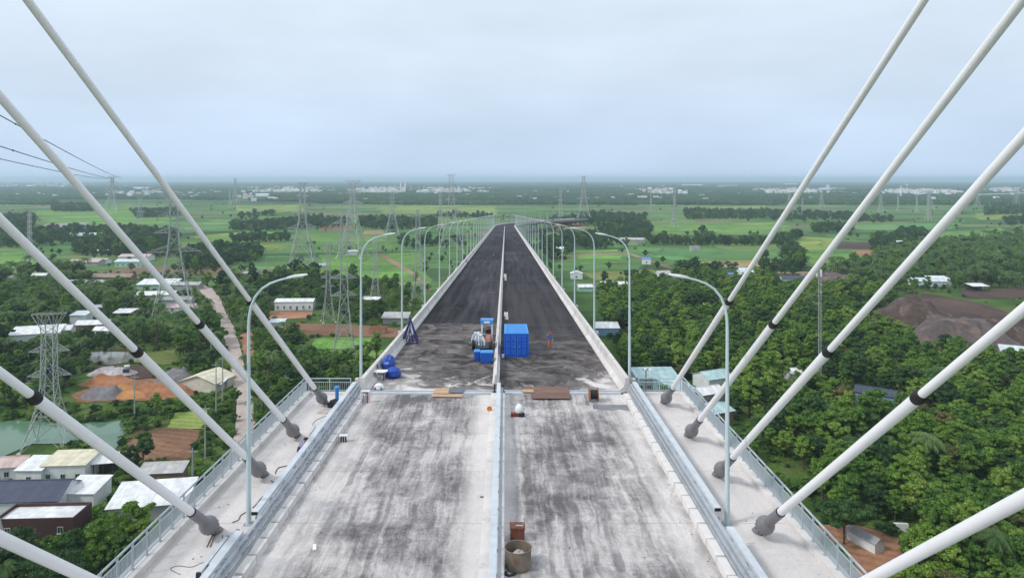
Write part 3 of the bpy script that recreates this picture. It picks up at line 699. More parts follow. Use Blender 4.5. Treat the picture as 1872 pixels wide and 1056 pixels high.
tower('lattice pylon with wide crossarms straddling the white roofed sheds by the lane', 318, 588, th(355, 588), 'wide', 20, 1.05)
tower('tall lattice pylon with spread feet in the bright green rice field', 553, 499, th(334, 499), 'tall', 8, 1.25)
tower('slim lattice pylon with four crossarms behind the maize patch', 629, 660, th(388, 660), 'slim', 10, .95)
tower('short slim lattice pylon beside the tall one at the maize patch', 600, 588, th(443, 588), 'slim', 25, .9)
tower('tall lattice pylon with T shaped crown beyond the rice field', 645, 470, th(330, 470), 'wide', -10, 1.35)
tower('distant lattice pylon before the dark tree belt', 717, 434, th(350, 434), 'tall', 15, 1.5)
tower('lattice pylon with plain narrow top beside the rice field track', 686, 548, th(432, 548), 'slim', 0, .95)
tower('slim lattice pylon rising behind the curved lamp posts', 764, 556, th(383, 556), 'slim', 12, 1.0)
tower('highest lattice pylon crossing the horizon above the lamp row', 825, 460, th(319, 460), 'tall', 5, 1.35)
tower('lattice pylon breaking the horizon, taller of the pair beyond the bridge end', 1067, 405, th(322, 405), 'tall', 0, 1.7)
tower('lattice pylon, lower of the pair beyond the bridge end', 1025, 402, th(337, 402), 'slim', 0, 1.9)
tower('lone lattice pylon standing behind the emerald field', 1233, 414, th(346, 414), 'slim', 20, 1.7)
FAR = 'far lattice pylons'
for px_, b_, t_, ds in [(256, 418, 362, 'wide'), (54, 479, 386, 'slim'), (430, 372, 326, 'high'), (1190, 384, 350, 'slim'), (1443, 392, 353, 'wide'), (1467, 398, 362, 'slim'), (1610, 391, 356, 'wide'), (1642, 386, 352, 'slim'), (1676, 388, 354, 'slim'), (1697, 402, 350, 'slim'), (1700, 384, 348, 'wide'), (1787, 378, 350, 'wide'), (1858, 380, 345, 'wide'), (205, 386, 322, 'wide'), (805, 420, 352, 'slim'), (1502, 382, 350, 'wide'), (420, 380, 348, 'slim')]:
    lab = {256: 'lattice pylon in a field behind the white roofed sheds', 54: 'slim grey lattice pylon on the yellow green field', 205: 'far lattice pylon at the end of the long sagging wires'}.get(px_, 'faint far lattice pylon before the distant town')
    tower(lab, px_, b_, th(t_, b_), ds, rnd.uniform(-20, 20), 1.35 if b_ > 410 else 1.9, FAR)
big = tower('very tall lattice pylon on concrete footings holding the long sagging wires', 0, 0, 100, 'giant', 0, .8, None, Vector((-99.6, 112, 0)))
# sagging conductors from the tall pylon off to the far one
wire_m = mat('conductor', (.09, .10, .11), .5, .05)
A0 = Vector((-99.6, 112, 0)); B0 = G(205, 386)
for k_, (u, z0, u1, z1) in enumerate([(7, 84.7, 10, 70.5), (7, 77.0, 4, 69.5), (-7.0, 77.0, -3, 69.0)]):
    a, b2 = A0 + Vector((u, 0, z0)), B0 + Vector((u1 * 2, 0, z1)); mb = MB(); sag = 3.0
    pts = [a.lerp(b2, (i / 40) ** 1.6) - Vector((0, 0, sag * 4 * ((i / 40) ** 1.6) * (1 - (i / 40) ** 1.6))) for i in range(41)]
    mb.tube(pts, [.10 + .25 * (i / 40) for i in range(41)], 5); o = mb.build('power_line', wire_m)
    tag(o, 'dark conductor wire sagging from the tall pylon into the distance', 'power line', 'sagging power lines')
    for f in (.06, .16):
        p = a.lerp(b2, f) - Vector((0, 0, sag * 4 * f * (1 - f))); mb = MB(); mb.ell(p, (.3, .3, .3), 6, 4); mb.build('spacer', wire_m, o)
def wires(T0, T1, hs, n=6):      # thin conductors between neighbouring pylons
    for u, f in hs:
        a = T0[0] + Vector((u, 0, T0[1] * f)); b2 = T1[0] + Vector((u, 0, T1[1] * f)); mb = MB(); L = (b2 - a).length
        pts = [a.lerp(b2, i / 16) - Vector((0, 0, L * .035 * 4 * (i / 16) * (1 - i / 16))) for i in range(17)]
        mb.tube(pts, .055, 4); tag(mb.build('power_line', wire_m), 'thin conductor wire strung between the lattice pylons', 'power line', 'thin wires between pylons')
Pn = lambda px_, b_, t_: (G(px_, b_), th(t_, b_))
wires(Pn(629, 660, 388), Pn(764, 556, 383), [(-4.5, .42), (4.5, .42), (-4.5, .75), (4.5, .75)])
wires(Pn(318, 588, 355), Pn(553, 499, 334), [(-10, .52), (10, .52), (-7, .8), (7, .8)])
wires(Pn(764, 556, 383), Pn(825, 460, 319), [(-4.5, .55), (4.5, .55), (-4.5, .9), (4.5, .9)])
wires(Pn(553, 499, 334), Pn(645, 470, 330), [(-9, .5), (9, .5), (-5, .85), (5, .85)])
wires(Pn(645, 470, 330), Pn(717, 434, 350), [(-9, .5), (9, .5)])
wires(Pn(600, 588, 443), Pn(686, 548, 432), [(-3.2, .55), (3.2, .55), (-3.2, .9), (3.2, .9)])
wires(Pn(90, 815, 573), Pn(318, 588, 355), [(-5, .5), (5, .5)])

# telecom mast in the forest
mp_ = G(1498, 712); t = thing('telecom_mast', 'thin grey guyed mast with white antenna panels rising from the forest', 'mast', mp_)
Hm = 38.0; mb = MB()
for i, j in ((-.45, -.3), (.45, -.3), (0, .5)): mb.tube([(i, j, 0), (i, j, Hm)], .07, 5)
mb.build('tube_legs', lat_m, t); mb = MB()
for q in range(26):
    z0 = q * Hm / 26; z1 = z0 + Hm / 26
    for (a, b2) in (((-.45, -.3), (.45, -.3)), ((.45, -.3), (0, .5)), ((0, .5), (-.45, -.3))): mb.beam((*a, z0), (*b2, z1), .05); mb.beam((*a, z1), (*b2, z1), .05)
mb.build('bracing', lat_m, t); wht = mat('white panel', (.75, .76, .77), .4, .06)
for a in (-.5, .1, .8):
    mb = MB(); mb.box((math.sin(a * 3) * .9, math.cos(a * 3) * -.8, Hm - .4), (.45, .22, 2.2), a); mb.build('antenna_panel', wht, t)
for z_ in (Hm - 4, Hm - 6.5):
    mb = MB(); mb.tube([(.3, -.5, z_), (.3, -.85, z_)], [.35, .3], 10); mb.build('dish', lat_m, t)
AVOID.append([(mp_.x - 3, mp_.y - 14), (mp_.x + 3, mp_.y - 14), (mp_.x + 3, mp_.y + 3), (mp_.x - 3, mp_.y + 3)])

# ------------------------------------------------------------------ houses
WC = dict(white=(.74, .77, .78), cream=(.66, .62, .52), grey=(.40, .39, .385), mint=(.42, .62, .52), brown=(.24, .16, .115), blue=(.20, .33, .50), maroon=(.075, .035, .033), brick=(.36, .16, .10), pale=(.62, .66, .70), dark=(.06, .06, .065), teal=(.35, .52, .54))
RC = dict(white=((.80, .81, .83), None), cream=((.72, .66, .50), None), navy=((.055, .065, .115), None), grey=((.36, .37, .39), (.25, .21, .19)), rust=((.33, .22, .19), (.22, .12, .09)), pinkish=((.60, .45, .43), (.42, .27, .23)), pale=((.62, .70, .76), None), brown=((.17, .12, .105), (.10, .075, .065)), blue=((.10, .23, .55), None), teal=((.44, .62, .64), None), dull=((.50, .50, .50), (.34, .29, .26)))
glass_m = mat('dark window glass', (.035, .045, .055), .12, .1, spec=.6); frame_m = mat('window frame', (.55, .55, .53), .5)
door_m = mat('door', (.16, .10, .07), .6)
wmesh = {}
def window_meshes(w_, h_):
    if (w_, h_) not in wmesh:
        mb = MB(); e = .09
        for c, d in (((0, 0, -h_ / 2 + e / 2), (w_, .1, e)), ((0, 0, h_ / 2 - e / 2), (w_, .1, e)), ((-w_ / 2 + e / 2, 0, 0), (e, .1, h_ - 2 * e)), ((w_ / 2 - e / 2, 0, 0), (e, .1, h_ - 2 * e)), ((0, 0, 0), (.06, .08, h_ - 2 * e))): mb.box(c, d)
        mb.box((0, -.06, -h_ / 2 - .05), (w_ + .24, .2, .08))
        pb = MB(); pb.box((0, .015, 0), (w_ - 2 * e + .01, .03, h_ - 2 * e + .01))
        wmesh[(w_, h_)] = (mb.mesh('window', frame_m), pb.mesh('pane', glass_m))
    return wmesh[(w_, h_)]
HOUSES = []
def house(label, px, py, w_, d, h, rot, wall, roof, kind='gable', rh=1.3, over=.45, win=0, door=False, name='house', cat='house', group=None, wsz=(1.1, 1.3), openf=False, clear=9.0):
    p = G(px, py); t = thing(name, label, cat, p, R(rot), group)
    wm = mat('wall ' + wall, WC[wall], .85, .14, .5, bump=.15, stain=tuple(v * .72 for v in WC[wall])); rm = roofmat('roof ' + roof, *RC[roof])
    x0, x1 = -w_ / 2, w_ / 2; mb = MB()
    if kind == 'gable': sec = [(0, 0), (d, 0), (d, h), (d / 2, h + rh), (0, h)]
    elif kind == 'shed': sec = [(0, 0), (d, 0), (d, h + rh), (0, h)]
    elif kind == 'flat': sec = [(0, 0), (d, 0), (d, h), (0, h)]
    if kind == 'gabley':
        sec = [(x0, 0), (x1, 0), (x1, h), (0, h + rh), (x0, h)]
        n = 5; mb.add([(a, 0, z) for a, z in sec] + [(a, d, z) for a, z in sec], [(0, 1, 2, 3, 4), (9, 8, 7, 6, 5)] + [(i, i + 5, (i + 1) % 5 + 5, (i + 1) % 5) for i in range(5)])
    elif openf:      # open sided shelter: corner posts only
        for xx in (x0 + .1, 0, x1 - .1):
            for yy in (.1, d - .1):
                zt = h + (rh * yy / d if kind == 'shed' else 0); MB().box((xx, yy, zt / 2), (.16, .16, zt)).build('post', wm, t)
        mb.box((0, d - .3, h * .4), (w_ * .9, .12, h * .8))
    else:
        n = len(sec); mb.add([(x0, a, z) for a, z in sec] + [(x1, a, z) for a, z in sec], [tuple(range(n - 1, -1, -1)), tuple(range(n, 2 * n))] + [(i, (i + 1) % n, n + (i + 1) % n, n + i) for i in range(n)])
    mb.build('wall', wm, t)
    def slab(a, b2, c, e, nm='roof'):   # four corners, 0.10 thick
        q = MB(); up = Vector((0, 0, .10)); P = [Vector(v) for v in (a, b2, c, e)]; q.add(P + [v + up for v in P], [(3, 2, 1, 0), (4, 5, 6, 7), (0, 1, 5, 4), (1, 2, 6, 5), (2, 3, 7, 6), (3, 0, 4, 7)]); return q.build(nm, rm, t)
    o_ = over; X0, X1 = x0 - o_, x1 + o_
    if kind == 'gable':
        s_ = rh / (d / 2); slab((X0, -o_, h - s_ * o_ + .02), (X1, -o_, h - s_ * o_ + .02), (X1, d / 2, h + rh + .02), (X0, d / 2, h + rh + .02)); slab((X0, d / 2, h + rh + .02), (X1, d / 2, h + rh + .02), (X1, d + o_, h - s_ * o_ + .02), (X0, d + o_, h - s_ * o_ + .02))
        q = MB(); q.beam((X0, d / 2, h + rh + .14), (X1, d / 2, h + rh + .14), .3, .08); q.build('ridge_cap', rm, t)
    elif kind == 'gabley':
        s_ = rh / (w_ / 2); slab((X0, -o_, h - s_ * o_ + .02), (0, -o_, h + rh + .02), (0, d + o_, h + rh + .02), (X0, d + o_, h - s_ * o_ + .02)); slab((0, -o_, h + rh + .02), (X1, -o_, h - s_ * o_ + .02), (X1, d + o_, h - s_ * o_ + .02), (0, d + o_, h + rh + .02))
    elif kind == 'shed':
        s_ = rh / d; slab((X0, -o_, h - s_ * o_ + .02), (X1, -o_, h - s_ * o_ + .02), (X1, d + o_, h + rh + s_ * o_ + .02), (X0, d + o_, h + rh + s_ * o_ + .02))
    else:
        slab((x0 + .25, .25, h + .02), (x1 - .25, .25, h + .02), (x1 - .25, d - .25, h + .02), (x0 + .25, d - .25, h + .02))
        q = MB()
        for c, dd in (((0, .12, h + .35), (w_, .24, .7)), ((0, d - .12, h + .35), (w_, .24, .7)), ((x0 + .12, d / 2, h + .35), (.24, d - .5, .7)), ((x1 - .12, d / 2, h + .35), (.24, d - .5, .7))): q.box(c, dd)
        q.build('roof_parapet', wm, t)
    if win or door:
        fm, pm = window_meshes(*wsz); n = win + (1 if door else 0)
        for i in range(n):
            xx = x0 + w_ * (i + .5) / n
            if door and i == n // 2:
                q = MB(); q.box((xx, -.03, 1.05), (1.0, .08, 2.1)); dd = q.build('door', door_m, t); q = MB(); q.box((xx + .36, -.09, 1.0), (.05, .06, .14)); q.build('handle', frame_m, dd)
            else:
                fo = obj('window', fm, t, (xx, -.03, min(h - .9, 1.6))); obj('pane', pm, fo)
    ca, sa = math.cos(R(rot)), math.sin(R(rot)); m_ = 2.5
    foot = lambda f_, s_: [(p.x + ca * a - sa * b2, p.y + sa * a + ca * b2) for a, b2 in ((x0 - s_, -f_), (x1 + s_, -f_), (x1 + s_, d + m_), (x0 - s_, d + m_))]
    AVOID.append(foot(1.5, 1.5)); fr_ = clear if clear != 9.0 else max(9.0, min(40.0, 5.2 * p.y / HC)); kx = p.x / p.y
    AVOID_T.append([(a - (kx * fr_ if i < 2 else 0), b2 - (fr_ if i < 2 else 0)) for i, (a, b2) in enumerate(foot(2.0, 3.0))])
    return t
# village on the left
house('white house with three dark windows and cream roof by the green pond', 115, 884, 9.5, 7, 4.1, 4, 'white', 'cream', 'shed', .7, .3, 3, False)
house('lower white wing with one window left of the cream roofed house', 52, 889, 5.6, 6.0, 3.6, 0, 'white', 'white', 'shed', .8, .35, 1, False)
house('white house with pinkish roof at the pond corner', 12, 880, 6.2, 6, 3.4, 10, 'white', 'pinkish', 'gable', 1.1, .5, 1, False)
house('large building with dark navy ribbed gable roof and white edge trim', 40, 948, 14.0, 9, 3.6, 3, 'white', 'navy', 'gable', 2.2, .4, 0, False, clear=7)
house('shed with plain white sloping roof joined to the navy roofed building', 142, 932, 6.6, 6.5, 3.4, 0, 'white', 'white', 'shed', .9, .3, clear=3)
house('flat white roofed building with maroon front wall and raised parapet', 62, 985, 14.5, 6.5, 3.2, 3, 'maroon', 'white', 'flat', 0, 0, 2, True, clear=6)
house('long shed with clean white roof and grey side wall', 268, 951, 14.2, 8.5, 3.0, 10, 'grey', 'white', 'shed', 1.3, .5, 0, False, clear=8)
house('small open canopy with white roof behind the grey walled shed', 188, 872, 4.2, 3.8, 3.2, 12, 'dark', 'white', 'shed', .8, .3, openf=True, name='canopy', cat='canopy', clear=3)
house('low shed with dull weathered roof below the brown field', 292, 884, 9.5, 4.0, 2.4, 6, 'brown', 'dull', 'shed', .8, .3)
house('broad workshop with dull cream gable roof and open front beside the lane', 362, 716, 12.5, 10, 3.2, -14, 'cream', 'cream', 'gabley', 2.0, .6, openf=False)
house('small lean to with round pale roof beside the workshop', 392, 716, 4.2, 4, 2.6, -10, 'grey', 'pale', 'shed', .7, .4, openf=True, name='canopy', cat='canopy')
house('long shed with white roof among palms left of the stocky pylon', 62, 624, 18, 9, 3.2, 18, 'white', 'white', 'shed', 1.6, .5)
house('white roofed shed behind the stocky pylon crown', 104, 617, 10, 7, 3.2, 14, 'pale', 'white', 'gable', 1.4)
house('pale blue walled tall shed among the palms', 142, 596, 7, 7, 5.0, 6, 'pale', 'pale', 'shed', .8, .3)
house('low house with rust edged white roof among the palms', 166, 604, 13, 7, 2.8, 8, 'brick', 'white', 'gable', 1.2, .6, 2)
house('collapsed looking white sheet roof hut among bushes', 186, 614, 9, 6, 2.4, -6, 'pale', 'white', 'gable', 1.0, .4)
house('open dark shed with bright white roof above the shrubs', 226, 583, 9.5, 6, 3.0, 2, 'dark', 'white', 'shed', .9, .5, openf=True)
house('brown thatched gable hut next to the open dark shed', 250, 583, 6.5, 6, 2.6, 5, 'brown', 'brown', 'gabley', 2.0, .5, 1)
house('pale roofed hut between palms near the thatched hut', 172, 570, 7, 4, 2.4, 10, 'grey', 'dull', 'gable', .9)
house('wide shed with white roof under the wide armed pylon', 284, 530, 22, 11, 3.4, 3, 'mint', 'white', 'shed', 1.8, .6)
house('long grey metal shed beside the lane bend', 340, 530, 15, 8, 3.2, 0, 'grey', 'dull', 'gable', 1.2, .5)
house('flat spread white shed below the wide armed pylon', 280, 549, 20, 7, 3.0, 8, 'pale', 'white', 'shed', 1.0, .5)
house('grey roofed workshop yard building under the pylon feet', 322, 558, 15, 8, 3.0, 4, 'grey', 'grey', 'gable', 1.2, .4)
house('house with worn pinkish roof under the pylon feet', 328, 572, 14, 7, 2.8, 4, 'white', 'pinkish', 'gable', 1.3, .4, 2)
house('mint green house with white and pink roof in the mid distance', 234, 488, 20, 10, 4.2, 2, 'mint', 'pale', 'gable', 1.4, .6, 5, wsz=(1.3, 1.1))
house('house with pink roof beside the mint green house', 244, 478, 24, 12, 4.0, 3, 'white', 'pinkish', 'gable', 1.6, .5)
house('long low house with pale pink ribbed roof beyond the lime field', 152, 487, 22, 12, 3.4, 5, 'grey', 'pinkish', 'gable', 1.6, .5)
house('grey roofed hut beside the pale pink roofed house', 178, 483, 13, 8, 3.2, -4, 'white', 'dull', 'gable', 1.2, .4)
house('small white cottage behind the mint house', 186, 466, 12, 8, 3.2, 0, 'white', 'white', 'gable', 1.2, .4)
house('long low barn with brown tiled roof', 200, 514, 27, 9, 2.8, 0, 'brown', 'rust', 'gable', 1.8, .6)
house('long low grey roofed barn in front of the brown barn', 162, 523, 27, 7, 2.4, 2, 'grey', 'dull', 'gable', 1.2, .5)
house('pale blue roofed farm building before the dark tree belt', 152, 437, 34, 14, 4.2, 2, 'white', 'pale', 'gable', 2.4, .6)
house('white gable house in the meadow with row of small windows', 537, 567, 19.5, 8, 4.4, 3, 'white', 'white', 'gable', 1.0, .35, 5, True, wsz=(1.0, 1.4))
house('small pale blue roofed hut behind the white stay cable', 505, 600, 6.5, 5, 2.6, 4, 'pale', 'pale', 'shed', .7, .4)
house('grey shed with white awning beside the approach parapet', 722, 592, 11, 7, 3.0, 0, 'grey', 'dull', 'shed', 1.0, .9)
house('low white roofed hut by the slim pylon feet', 678, 556, 9, 6, 2.6, -4, 'brick', 'white', 'gable', 1.0, .4)
house('hut with dull grey roof at the palm grove edge', 18, 516, 8, 6, 3.0, 0, 'pale', 'dull', 'gable', 1.2)
house('small white roofed hut at the palm grove edge', 70, 511, 9, 6, 2.8, 6, 'grey', 'white', 'gable', 1.2)
house('white hut beside the farm track in the rice field', 645, 466, 8, 6, 2.8, 12, 'white', 'white', 'shed', .9)
house('grey hut with dark open front below the lime field', 456, 507, 9, 7, 2.8, 0, 'grey', 'grey', 'gable', 1.0)
house('small low brick kiln with dark vents in the brown field', 690, 610, 7.5, 3, 2.2, 0, 'brick', 'rust', 'flat', 0, 0, 3, wsz=(.9, .7), name='kiln', cat='kiln')
# right side
house('blue walled shed with white roof beside the approach parapet', 1111, 614, 10.2, 7, 3.4, 0, 'blue', 'white', 'shed', 1.2, .35)
house('hut with pale mint roof under the lamp posts', 1071, 533, 8.5, 6, 2.8, 5, 'mint', 'white', 'gable', 1.2)
house('long white roofed poultry shed in the wood edge', 1126, 527, 18, 7, 2.6, 0, 'pale', 'white', 'gable', 1.2)
house('tiny white house with bright blue roof by the farm track', 1182, 483, 6.8, 6, 4.0, -8, 'white', 'blue', 'shed', 1.0, .2, 1)
house('grey roofed cottage with a white tank at the meadow edge', 1216, 509, 9, 7, 3.2, 12, 'pale', 'dull', 'gable', 1.8, .4, 1)
house('grey box house in the emerald field', 1272, 460, 8, 7, 4.2, 0, 'grey', 'dull', 'flat', 0, 0, 1)
house('white farmhouse with pale blue hipped roof at the forest edge', 1372, 507, 12.5, 9, 4.0, 4, 'white', 'pale', 'gable', 2.2, .6, 3)
house('tiny blue hut beside the pale roofed farmhouse', 1338, 508, 3.6, 3.4, 2.6, 0, 'blue', 'blue', 'shed', .5, .2)
house('long dark shed roof beside the gravel heaps', 1452, 517, 15, 8, 2.6, -6, 'pale', 'navy', 'gable', 1.6, .4)
house('white field house seen between the lamp posts', 1021, 461, 15, 9, 3.2, 0, 'white', 'white', 'gable', 1.4)
house('long pale barn behind the field house', 1156, 444, 26, 10, 3.4, 0, 'grey', 'dull', 'gable', 1.8)
house('white walled hut under the row of lamp posts', 1054, 510, 8, 7, 3.6, -4, 'white', 'white', 'gabley', 1.4, .3, 1)
house('low grey roof showing in the forest', 1275, 572, 12, 5, 3.6, 2, 'grey', 'dull', 'gable', .9, clear=14)
house('pale long roof under palms beyond the spoil heap', 1702, 524, 20, 9, 3.4, -4, 'pale', 'pale', 'gable', 1.6, clear=14)
house('white roofed hut beside the pale long roof', 1722, 523, 12, 8, 4.2, 0, 'white', 'white', 'shed', 1.2, clear=14)
house('white canopy standing on dark tilled soil', 1794, 533, 10, 7, 3.2, 0, 'dark', 'white', 'shed', .8, .3, openf=True, name='canopy', cat='canopy')
house('thin white roofed shelter below the spoil heap', 1732, 622, 10.5, 3.5, 2.6, 3, 'brown', 'white', 'shed', .5, .3, openf=True, name='canopy', cat='canopy', clear=12)
house('small white and pink house beyond the dark field', 1645, 452, 7, 6, 5.0, 0, 'brick', 'white', 'gable', 1.4, .3, 1)
house('sunken navy metal roof among forest crowns', 1600, 742, 11.0, 6, 3.6, -34, 'blue', 'navy', 'gable', 1.2, .4, clear=7)
house('grey metal roof below the spoil heap slope', 1862, 662, 10, 9, 3.0, -28, 'grey', 'pale', 'shed', 1.2, .3, clear=10)
house('pale teal glass fronted building just below the walkway end', 1202, 716, 13.5, 9, 4.6, 2, 'teal', 'teal', 'shed', .8, .3, 5, wsz=(1.4, 1.3), clear=6)
house('white gable roof among the teal roofs below the walkway', 1318, 716, 9.5, 8, 4.4, 24, 'white', 'teal', 'gable', 1.5, .4, clear=8)
house('lower white hip roof wedged beside the teal roofs', 1305, 740, 8.0, 6, 3.6, 24, 'grey', 'white', 'gable', 1.2, .5, clear=8)
house('teal sheet roof hanging over the yard under the railing', 1318, 776, 9.0, 8, 3.4, 24, 'brown', 'teal', 'gable', 1.0, .5, clear=8)
house('pale teal roof close under the walkway edge', 1262, 740, 7.0, 14, 3.8, 24, 'teal', 'teal', 'shed', 1.4, .4, clear=8)
house('small white hut at the foot of the telecom mast', 1462, 700, 6, 5, 3.4, 10, 'white', 'white', 'gable', 1.0, clear=12)
house('narrow shed with grey roof and white end in the red clearing', 1608, 1012, 2.4, 6.0, 2.0, 24, 'white', 'grey', 'gabley', .7, .2, clear=6)
house('low white garden wall block in the red clearing', 1648, 972, 2.6, .5, .9, -6, 'white', 'dull', 'flat', 0, 0, name='wall_block', cat='wall', clear=8)

# ------------------------------------------------------------------ heaps
def heap(label, px, py, rx, ry, h, m, seed, rz=0, name='spoil_heap', cat='heap', bumps=6):
    p = G(px, py); n = 34; r_ = random.Random(seed); B = [(r_.uniform(-.55, .55), r_.uniform(-.5, .5), r_.uniform(.12, .32), r_.uniform(.4, 1.2)) for _ in range(bumps)]
    vs = []; fs = []
    for j in range(n + 1):
        for i in range(n + 1):
            a, b2 = -1 + 2 * i / n, -1 + 2 * j / n; e = max(0, 1 - (a * a + b2 * b2))
            z = sum(q * math.exp(-((a - x) ** 2 + (b2 - y) ** 2) / (s * s)) for x, y, s, q in B)
            z = z * .7 + 1.5 * e ** .8
            vs.append((a * rx, b2 * ry, h * .55 * z * min(1, e * 2.2) + r_.uniform(-.12, .12) * min(1, e * 3) * h * .3 - (.25 if e <= 0 else 0)))
    mx = max(v[2] for v in vs) / h; vs = [(x, y, z / mx if z > 0 else z) for x, y, z in vs]
    fs = [(j * (n + 1) + i, j * (n + 1) + i + 1, (j + 1) * (n + 1) + i + 1, (j + 1) * (n + 1) + i) for j in range(n) for i in range(n)]
    mb = MB(); mb.add(vs, fs); o = mb.build(name, m, loc=p + Vector((0, ry, .05))); o.rotation_euler.z = R(rz); smooth_edges(o, 35)
    tag(o, label, cat)
    AVOID.append([(p.x - rx, p.y - 4), (p.x + rx, p.y - 4), (p.x + rx, p.y + 2 * ry), (p.x - rx, p.y + 2 * ry)]); f_ = 4.5 * p.y / HC; kx = p.x / p.y
    AVOID_T.append([(p.x - rx - kx * f_, p.y - f_), (p.x + rx - kx * f_, p.y - f_), (p.x + rx, p.y + ry), (p.x - rx, p.y + ry)])
spoil = mat('dark spoil', (.085, .055, .045), .95, .35, .35, bump=.6, stain=(.16, .13, .12)); ore = mat('orange sand', (.45, .22, .08), .95, .25, .5, bump=.4)
grv = mat('grey gravel', (.20, .19, .20), .95, .3, .8, bump=.6); grs = mat('purple grey spoil', (.13, .10, .10), .95, .35, .4, bump=.6, stain=(.21, .14, .11)); rsand = mat('red sand', (.36, .16, .08), .95, .3, .5, bump=.5)
heap('broad dark brown spoil heap bordering the forest', 1708, 600, 24, 18, 11.5, spoil, 3, bumps=9)
heap('rugged grey brown spoil mound behind the white cable', 1800, 640, 24, 15, 10.5, grs, 5, bumps=14)
heap('reddish brown spoil mound with bare patches', 1870, 625, 16, 12, 9, spoil, 8, bumps=12)
heap('distant purple grey gravel heap by the long dark shed', 1535, 519, 20, 12, 6.5, grs, 12, bumps=7)
heap('smaller gravel mound beside the distant heap', 1490, 517, 12, 9, 4.5, grv, 14)
heap('orange sand heap in the builders yard by the pond', 222, 731, 9, 5, 3.4, ore, 21, bumps=3)
heap('grey gravel heap in the builders yard by the pond', 176, 733, 8, 5, 4.2, grv, 22, bumps=3)
heap('long red sand heap in the builders yard', 276, 728, 12, 5, 3.6, rsand, 23, bumps=5)
heap('low red sand bank behind the orange heap', 190, 708, 11, 4, 3.4, rsand, 24, bumps=4)
heap('grey gravel cone beside the workshop', 306, 704, 7, 5, 4.8, grv, 25, bumps=2)
heap('pale rubble heap before the little pond', 192, 690, 9, 5, 2.4, mat('rubble', (.42, .39, .40), .9, .4, .9, bump=.6), 26, bumps=8)

# ------------------------------------------------------------------ distant town
twall = [mat('town wall %d' % i, c, .85, .12, .2) for i, c in enumerate([(.80, .81, .83), (.74, .70, .66), (.62, .66, .72), (.78, .62, .58)])]
troof = [mat('town roof %d' % i, c, .8, .12, .2) for i, c in enumerate([(.78, .80, .83), (.42, .20, .16), (.50, .54, .60), (.62, .42, .38)])]
tprot = []
for wi, ri, kind in ((0, 0, 'g'), (0, 1, 'g'), (1, 3, 'g'), (0, 0, 'f'), (2, 2, 'f'), (3, 0, 'f'), (0, 2, 'g')):
    mb = MB()
    if kind == 'g':
        mb.box((0, 0, .35), (1, .7, .7)); mb.add([(-.54, -.40, .69), (.54, -.40, .69), (.54, .40, .69), (-.54, .40, .69), (-.54, 0, 1), (.54, 0, 1)], [(0, 1, 5, 4), (2, 3, 4, 5), (1, 2, 5), (3, 0, 4), (3, 2, 1, 0)], 1)
    else:
        mb.box((0, 0, .45), (1, .7, .9)); mb.box((0, 0, .93), (1.04, .74, .06), mi=1); mb.box((.2, .1, 1.0), (.3, .3, .12))
    for q in range(4): mb.box((-.36 + q * .24, -.351, .42), (.10, .02, .2), mi=2)
    tprot.append(mb.mesh('town_house', [twall[wi], troof[ri], glass_m]))
rt = random.Random(5); TOWN = []
def town(px0, px1, y0, y1, n, lab, grp, smin=10, smax=24, hmin=8, hmax=15):
    for _ in range(n):
        px_ = rt.triangular(px0, px1, rt.uniform(px0, px1)); yy = rt.uniform(y0, y1); p = G(px_, yy); w_ = rt.uniform(smin, smax)
        if rt.random() < .12: w_ *= 1.8
        o = obj('town_house', rt.choice(tprot), None, p, rt.uniform(-.5, .5), (w_, w_ * rt.uniform(.7, 1.1), rt.uniform(hmin, hmax)))
        tag(o, lab, 'house', grp); TOWN.append((p.x, p.y, w_))
GT = 'houses of the distant town'
town(445, 610, 342, 352, 54, 'pale house of the town strip left of the twin spired church', GT)
town(640, 745, 345, 352, 36, 'pale house of the town around the twin spired church', GT)
town(770, 905, 345, 352, 36, 'pale house of the town behind the highest pylon', GT)
town(0, 175, 337, 343, 26, 'pale house of the far town below the sagging wires', GT, 18, 40, 12, 22)
town(1165, 1255, 345, 354, 22, 'pale house of the town behind the lone pylon', GT)
town(1375, 1545, 346, 353, 46, 'pale house of the town between the stay cables', GT)
town(1610, 1750, 347, 354, 30, 'pale house of the town near the white chimney', GT)
town(1780, 1880, 345, 351, 18, 'pale house of the town at the white viaduct', GT)
town(205, 330, 345, 358, 14, 'pale house scattered in the woods below the sagging wires', GT)
town(430, 480, 356, 363, 10, 'pale house of the hamlet before the town strip', GT, 9, 16, 6, 9)
for px_, yy, w_, h_, lab in [(1265, 340, 190, 11, 'very long white factory roof beyond the town'), (1330, 341.5, 150, 10, 'long factory hall with pinkish roof beyond the town'), (1208, 341.5, 60, 9, 'white warehouse standing alone beyond the town'), (1445, 338.5, 130, 12, 'long white warehouse on the far rise'), (480, 359, 50, 8, 'long pale shed in front of the town strip'), (255, 346, 70, 10, 'long white shed in the far woods')]:
    p = G(px_, yy); mb = MB(); mb.box((0, 0, h_ / 2), (w_, w_ * .35, h_)); wf = tag(mb.build('factory', None and twall[0] or twall[0], loc=p), lab, 'factory')
    mb = MB(); mb.add([(-w_ * .51, -w_ * .19, h_), (w_ * .51, -w_ * .19, h_), (w_ * .51, w_ * .19, h_), (-w_ * .51, w_ * .19, h_), (-w_ * .51, 0, h_ * 1.35), (w_ * .51, 0, h_ * 1.35)], [(0, 1, 5, 4), (2, 3, 4, 5), (1, 2, 5), (3, 0, 4)]); mb.build('roof', troof[0] if 'pink' not in lab else troof[3], wf); TOWN.append((p.x, p.y, w_))
